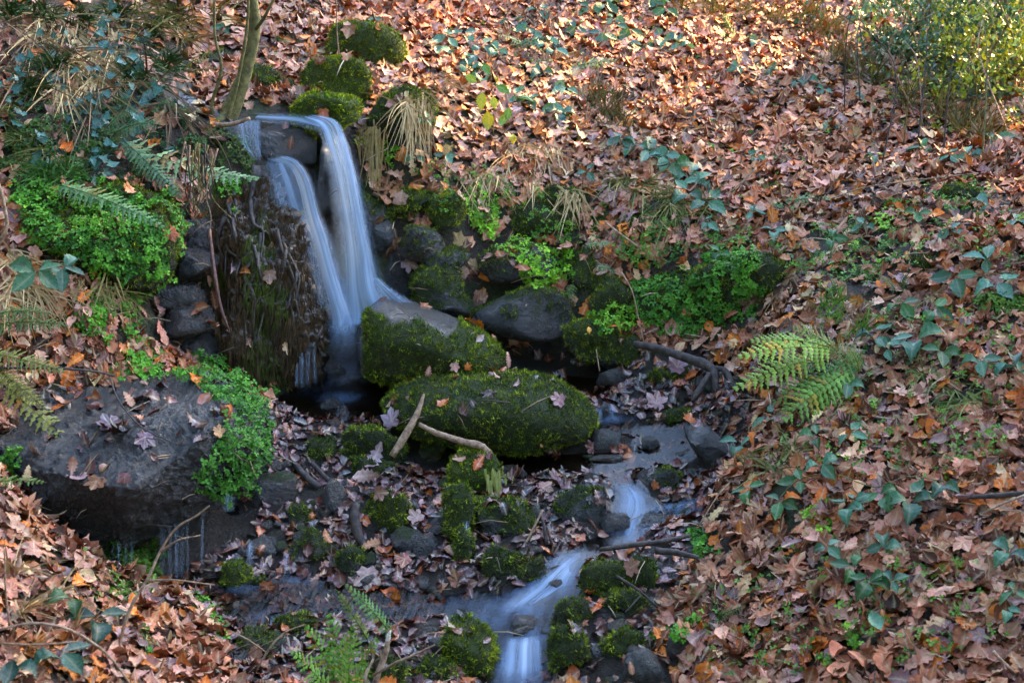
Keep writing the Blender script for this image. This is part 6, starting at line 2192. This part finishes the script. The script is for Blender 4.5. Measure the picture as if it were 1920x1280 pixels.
# --- added unseen trees at right, crowns thinned to place shade and sun patches
SUNV = np.array(SUN_DIR)
sx_ = np.cross(SUNV, [0, 0, 1.0])
sx_ /= np.linalg.norm(sx_)
sy_ = np.cross(sx_, SUNV)
HOLES = []
for (u, v, r) in [(1390, 35, .34), (1440, 60, .32), (1480, 90, .2), (1365, 20, .24), (1520, 60, .2), (1420, 5, .25), (1640, 118, .16), (1610, 95, .14), (1625, 140, .12), (1870, 215, .22), (1900, 235, .18), (1830, 205, .12), (1350, 90, .06),
                  (1000, 22, .05), (900, 235, .08), (935, 250, .06), (830, 400, .05), (1110, 430, .05), (1060, 425, .05)]:
    P, _ = ghit(u, v)
    HOLES.append((P @ sx_, P @ sy_, r))
for (u, v, Y_, r) in [(1905, 150, 9.9, .38), (1930, 30, 10.0, .2), (1890, 60, 10.3, .22), (1850, 100, 10.5, .2), (1910, 230, 9.7, .22), (1790, 20, 10.6, .08), (1720, 50, 10.9, .1)]:
    P = at(u, v, Y_)
    HOLES.append((P @ sx_, P @ sy_, r))
HOLES = np.array(HOLES)
nC = 19000
cen = np.array([0.6, 8.4, 1.3])
vp = np.array([at(u, v, 0.5) for u, v in ()] or [ghit(u, v)[0] for u in range(-200, 2200, 150) for v in range(-60, 1400, 120)])
ra, rb = (vp - cen) @ sx_, (vp - cen) @ sy_
a_ = NR.uniform(ra.min() - .7, ra.max() + .7, nC)
b_ = NR.uniform(rb.min() - .7, rb.max() + .7, nC)
c_ = NR.uniform(9.5, 13.0, nC)
PC = cen + a_[:, None] * sx_ + b_[:, None] * sy_ + c_[:, None] * SUNV
pu, pv = PC @ sx_, PC @ sy_
hd = np.min(np.sqrt((pu[:, None] - HOLES[:, 0]) ** 2 + (pv[:, None] - HOLES[:, 1]) ** 2) / HOLES[:, 2], axis=1)
jag = np.array([noise.noise(Vector((a * 3.0, b * 3.0, 0))) for a, b in zip(pu, pv)])
thin = np.ones(nC)
for i in range(nC):
    h = GROUND_BVH.ray_cast(Vector(PC[i]), Vector(-SUNV))
    if h[0] is None:
        continue
    q_ = project(np.array(h[0]))
    u, v = float(q_[0]), float(q_[1])
    lam = 4.0                                   # leaves met by a sun ray
    if v < 420 and u > 560:
        lam = 1.0
    elif u > 1330:
        lam = 1.35 if v < 900 else 1.9
    elif u < 400 and v < 690:
        lam = 3.2 if v < 330 else 1.9
    elif v < 520 and u > 760:
        lam = 1.35
    elif u < 260 and v > 1000:
        lam = 3.1
    thin[i] = lam / 7.6
ok = (hd > 1.75 + jag * 0.7) & (PC[:, 2] > 3.6) & (NR.rand(nC) < thin)
PC = PC[ok]
part_ = np.clip(((PC[:, 0] - PC[:, 1] * .6) // 3.2).astype(int), -3, 3)
BIGQ = (np.array([[0, 0, 0], [-.45, .5, .08], [0, 1, 0], [.45, .5, .08]]), np.array([[0, 1, 2], [0, 2, 3]]), np.zeros(4))
for k in np.unique(part_):
    q = PC[part_ == k]
    if len(q) < 200:
        continue
    c = q.mean(0)
    gz = float(H0(np.array([c[0]]), np.array([c[1]]))[0])
    base = np.array([c[0], c[1], gz])
    e = empty('sun_blocker_tree', base)
    tag(e, 'added tree out of view to the right, crown shaped to shade the ravine', 'tree', 'added shade trees out of view to the right')
    tube_part(e, 'trunk', [base - np.array([0, 0, .3]), base + np.array([.1, .1, 2.5]), c], [.22, .17, .1], 'olive_bark', 10, .06)
    M = frames(NR.normal(0, .5, (len(q), 3)) + SUNV, NR.rand(len(q)) * 6.28, np.full(len(q), .3), NR.uniform(.22, .36, len(q)))
    s = Soup()
    s.batch(BIGQ, M, q, np.array([.05, .08, .015]) * NR.uniform(.6, 1.5, (len(q), 1)))
    o = link('crown', s.mesh('crown', 'green_leaf', base, smooth=False), parent=e)
    o['kind'] = 'stuff'

# added unseen trees behind and beside the camera, blocking low sky for contrast
RING = []
for k in range(7):
    az = math.radians(118 + k * 33)
    cxy = np.array([0.0, 6.0]) + 11.0 * np.array([math.sin(az), math.cos(az)])
    gz = float(H0(np.array([cxy[0]]), np.array([cxy[1]]))[0])
    base = np.array([cxy[0], cxy[1], gz])
    e = empty('sky_blocker_tree', base)
    tag(e, 'added tree out of view behind or left of the viewpoint, blocking low sky', 'tree', 'added trees out of view blocking low sky')
    tube_part(e, 'trunk', [base - np.array([0, 0, .3]), base + np.array([.1, .05, 3]), base + np.array([.0, .1, 7.5])], [.3, .24, .12], 'olive_bark', 10, .06)
    n = 2300
    q = base + np.stack([NR.normal(0, 1.9, n), NR.normal(0, 1.9, n), NR.uniform(1.2, 8.8, n)], 1)
    q = q[np.linalg.norm(q[:, :2] - CAM[:2], axis=1) > 2.2]
    s = Soup()
    s.batch(BIGQ, frames(NR.normal(0, 1, (len(q), 3)), NR.rand(len(q)) * 6.28, np.full(len(q), .5), NR.uniform(.45, .7, len(q))), q, np.array([.04, .07, .012]) * NR.uniform(.6, 1.5, (len(q), 1)))
    o = link('crown', s.mesh('crown', 'green_leaf', base, smooth=False), parent=e)
    o['kind'] = 'stuff'

# ------------------------------------------------------------------ say where each of the alike things lies
ANCH = [(925, 770, 'domed mossy boulder'), (810, 640, 'long mossy boulder'), (985, 580, 'smooth dark boulder'), (630, 740, 'pool under the falls'), (700, 830, 'flat square mossy stone'),
        (725, 955, 'green topped squared stone'), (890, 890, 'stump shaped mossy stone'), (625, 930, 'blue green egg shaped stone'), (590, 1020, 'broad grey green stone'), (1090, 950, 'grey mossed stone by the cascade'),
        (1255, 895, 'tilted dark stone'), (1330, 830, 'black standing slab'), (1200, 785, 'right hand pool'), (885, 1205, 'pointed vivid mossy stone'), (1065, 1220, 'tall mossy stone by the rapid'),
        (1170, 1130, 'front mossy stone right of the rapid'), (1210, 1255, 'bare grey stone at the bottom'), (945, 1055, 'mossy stone above the slow pool'), (440, 1085, 'tuft like mossy stone'), (490, 1210, 'dark stone at bottom left'),
        (640, 1220, 'bright fern at the bottom'), (720, 1240, 'pale broken branch'), (250, 800, 'flat wet rock'), (100, 1040, 'undercut left corner of the flat rock'), (300, 1100, 'drips under the flat rock'),
        (130, 1240, 'big dark bramble leaves'), (240, 1180, 'foot of the leaning dead twig'), (100, 540, 'near bramble leaves at left'), (60, 620, 'soft green fern at left'), (450, 720, 'cress curtain'),
        (200, 610, 'cress mound'), (240, 450, 'left cress bank'), (350, 560, 'grey stone blocks'), (500, 560, 'root bank'), (140, 60, 'long top left straw'), (60, 200, 'ivy at the left edge'), (380, 120, 'grey upstream stone'),
        (455, 120, 'young tree trunk'), (690, 90, 'topmost mossy boulder'), (630, 150, 'middle boulder of the stack'), (750, 220, 'large square green stone'), (915, 200, 'yellow leaved sapling'), (900, 410, 'bright cress tuft'),
        (1000, 490, 'cress on the squared stones'), (1300, 570, 'wide cress sheet'), (1145, 210, 'olive heathery tuft'), (1250, 310, 'bramble trail'), (1250, 370, 'overhanging olive grass'), (1290, 670, 'fallen log'),
        (1450, 700, 'light green fern'), (1600, 730, 'light bramble shoot on its stiff stalk'), (1716, 640, 'large glossy bramble shoot'), (1870, 600, 'dark rock at the right edge'), (1830, 800, 'large reddish leaf'),
        (1545, 870, 'two big bramble leaflets'), (1384, 838, 'pale bramble leaf over the stream'), (1462, 940, 'dark bramble shoot on the bank edge'), (1590, 970, 'little green sprouts'), (1706, 944, 'largest low bramble shoot'),
        (1860, 930, 'long dark stick'), (1630, 1100, 'low bramble trio'), (1895, 1100, 'bramble shoots by the edge'), (1700, 1040, 'cream yellow leaf'), (1370, 1160, 'faint fern of the right bank'), (1320, 1030, 'cress at the bank lip'),
        (1270, 1180, 'cress strip above the bottom'), (1450, 1250, 'bottom frame edge left of centre bank'), (1750, 1240, 'bottom frame edge right of the bank'), (1580, 1230, 'small weeds low on the bank'), (1880, 1240, 'stalk in the lower right corner'),
        (1420, 60, 'sunlit patch'), (1520, 160, 'bramble in the far litter'), (1700, 60, 'bent mossy trunk'), (1880, 220, 'sunlit spot by the hedge'), (1700, 335, 'long bent stalk'), (1520, 375, 'pale fern in the litter'),
        (1690, 490, 'mossy hump'), (1500, 520, 'draped brown stalks'), (1230, 480, 'large tan drooping leaf'), (1400, 930, 'grass wisps of the bank edge'), (1230, 1025, 'dark wet stick over the cascade'), (1050, 130, 'far teal brambles')]
AU = np.array([(a[0], a[1]) for a in ANCH], float)
heroes = set(h_[5] for h_ in HERO)
seen = {}
for o in list(COL.objects):
    if o.parent is not None or o.name.split('.')[0] not in ('fallen_leaf', 'pebble') and not (o.name.startswith('bramble_shoot') and str(o.get('label', '')).startswith('small teal')):
        continue
    lb = o['label']
    if lb in heroes:
        continue
    P = np.array(o.matrix_world.translation if o.name.startswith('fallen') else o.location)
    u, v, t = [float(q) for q in project(P)]
    k = int(np.argmin(((AU - (u, v)) ** 2).sum(1)))
    du, dv = u - AU[k, 0], v - AU[k, 1]
    r = math.hypot(du, dv)
    if r < 22:
        dr = 'right at'
    else:
        an = math.degrees(math.atan2(-dv, du)) % 360
        dr = ['right of', 'above right of', 'above', 'above left of', 'left of', 'below left of', 'below', 'below right of'][int((an + 22.5) // 45) % 8]
        dr = ('close ' if r < 60 else 'some way ') + dr
    if o.name.startswith('fallen'):
        ds = lb.split(' fallen ')[0]
    elif o.name.startswith('pebble'):
        sz_ = o.scale[0]
        ds = ('tiny ' if sz_ < .026 else 'small ' if sz_ < .042 else 'larger ') + ('mossy' if o.color[0] > .5 else 'pale grey' if o.color[2] > .3 else 'grey' if o.color[2] > .15 else 'black wet') + ' pebble'
    else:
        ds = 'small teal bramble shoot'
    new = ' '.join((ds + ' ' + dr + ' the ' + ANCH[k][2]).split()[:16])
    o['label'] = new
    seen.setdefault(new, []).append(o)
for new, os_ in seen.items():
    for o in os_:
        if len(os_) > 1:
            o['group'] = ('pebbles ' if o.name.startswith('pebble') else 'leaves ' if o.name.startswith('fallen') else 'shoots ') + 'alike: ' + new
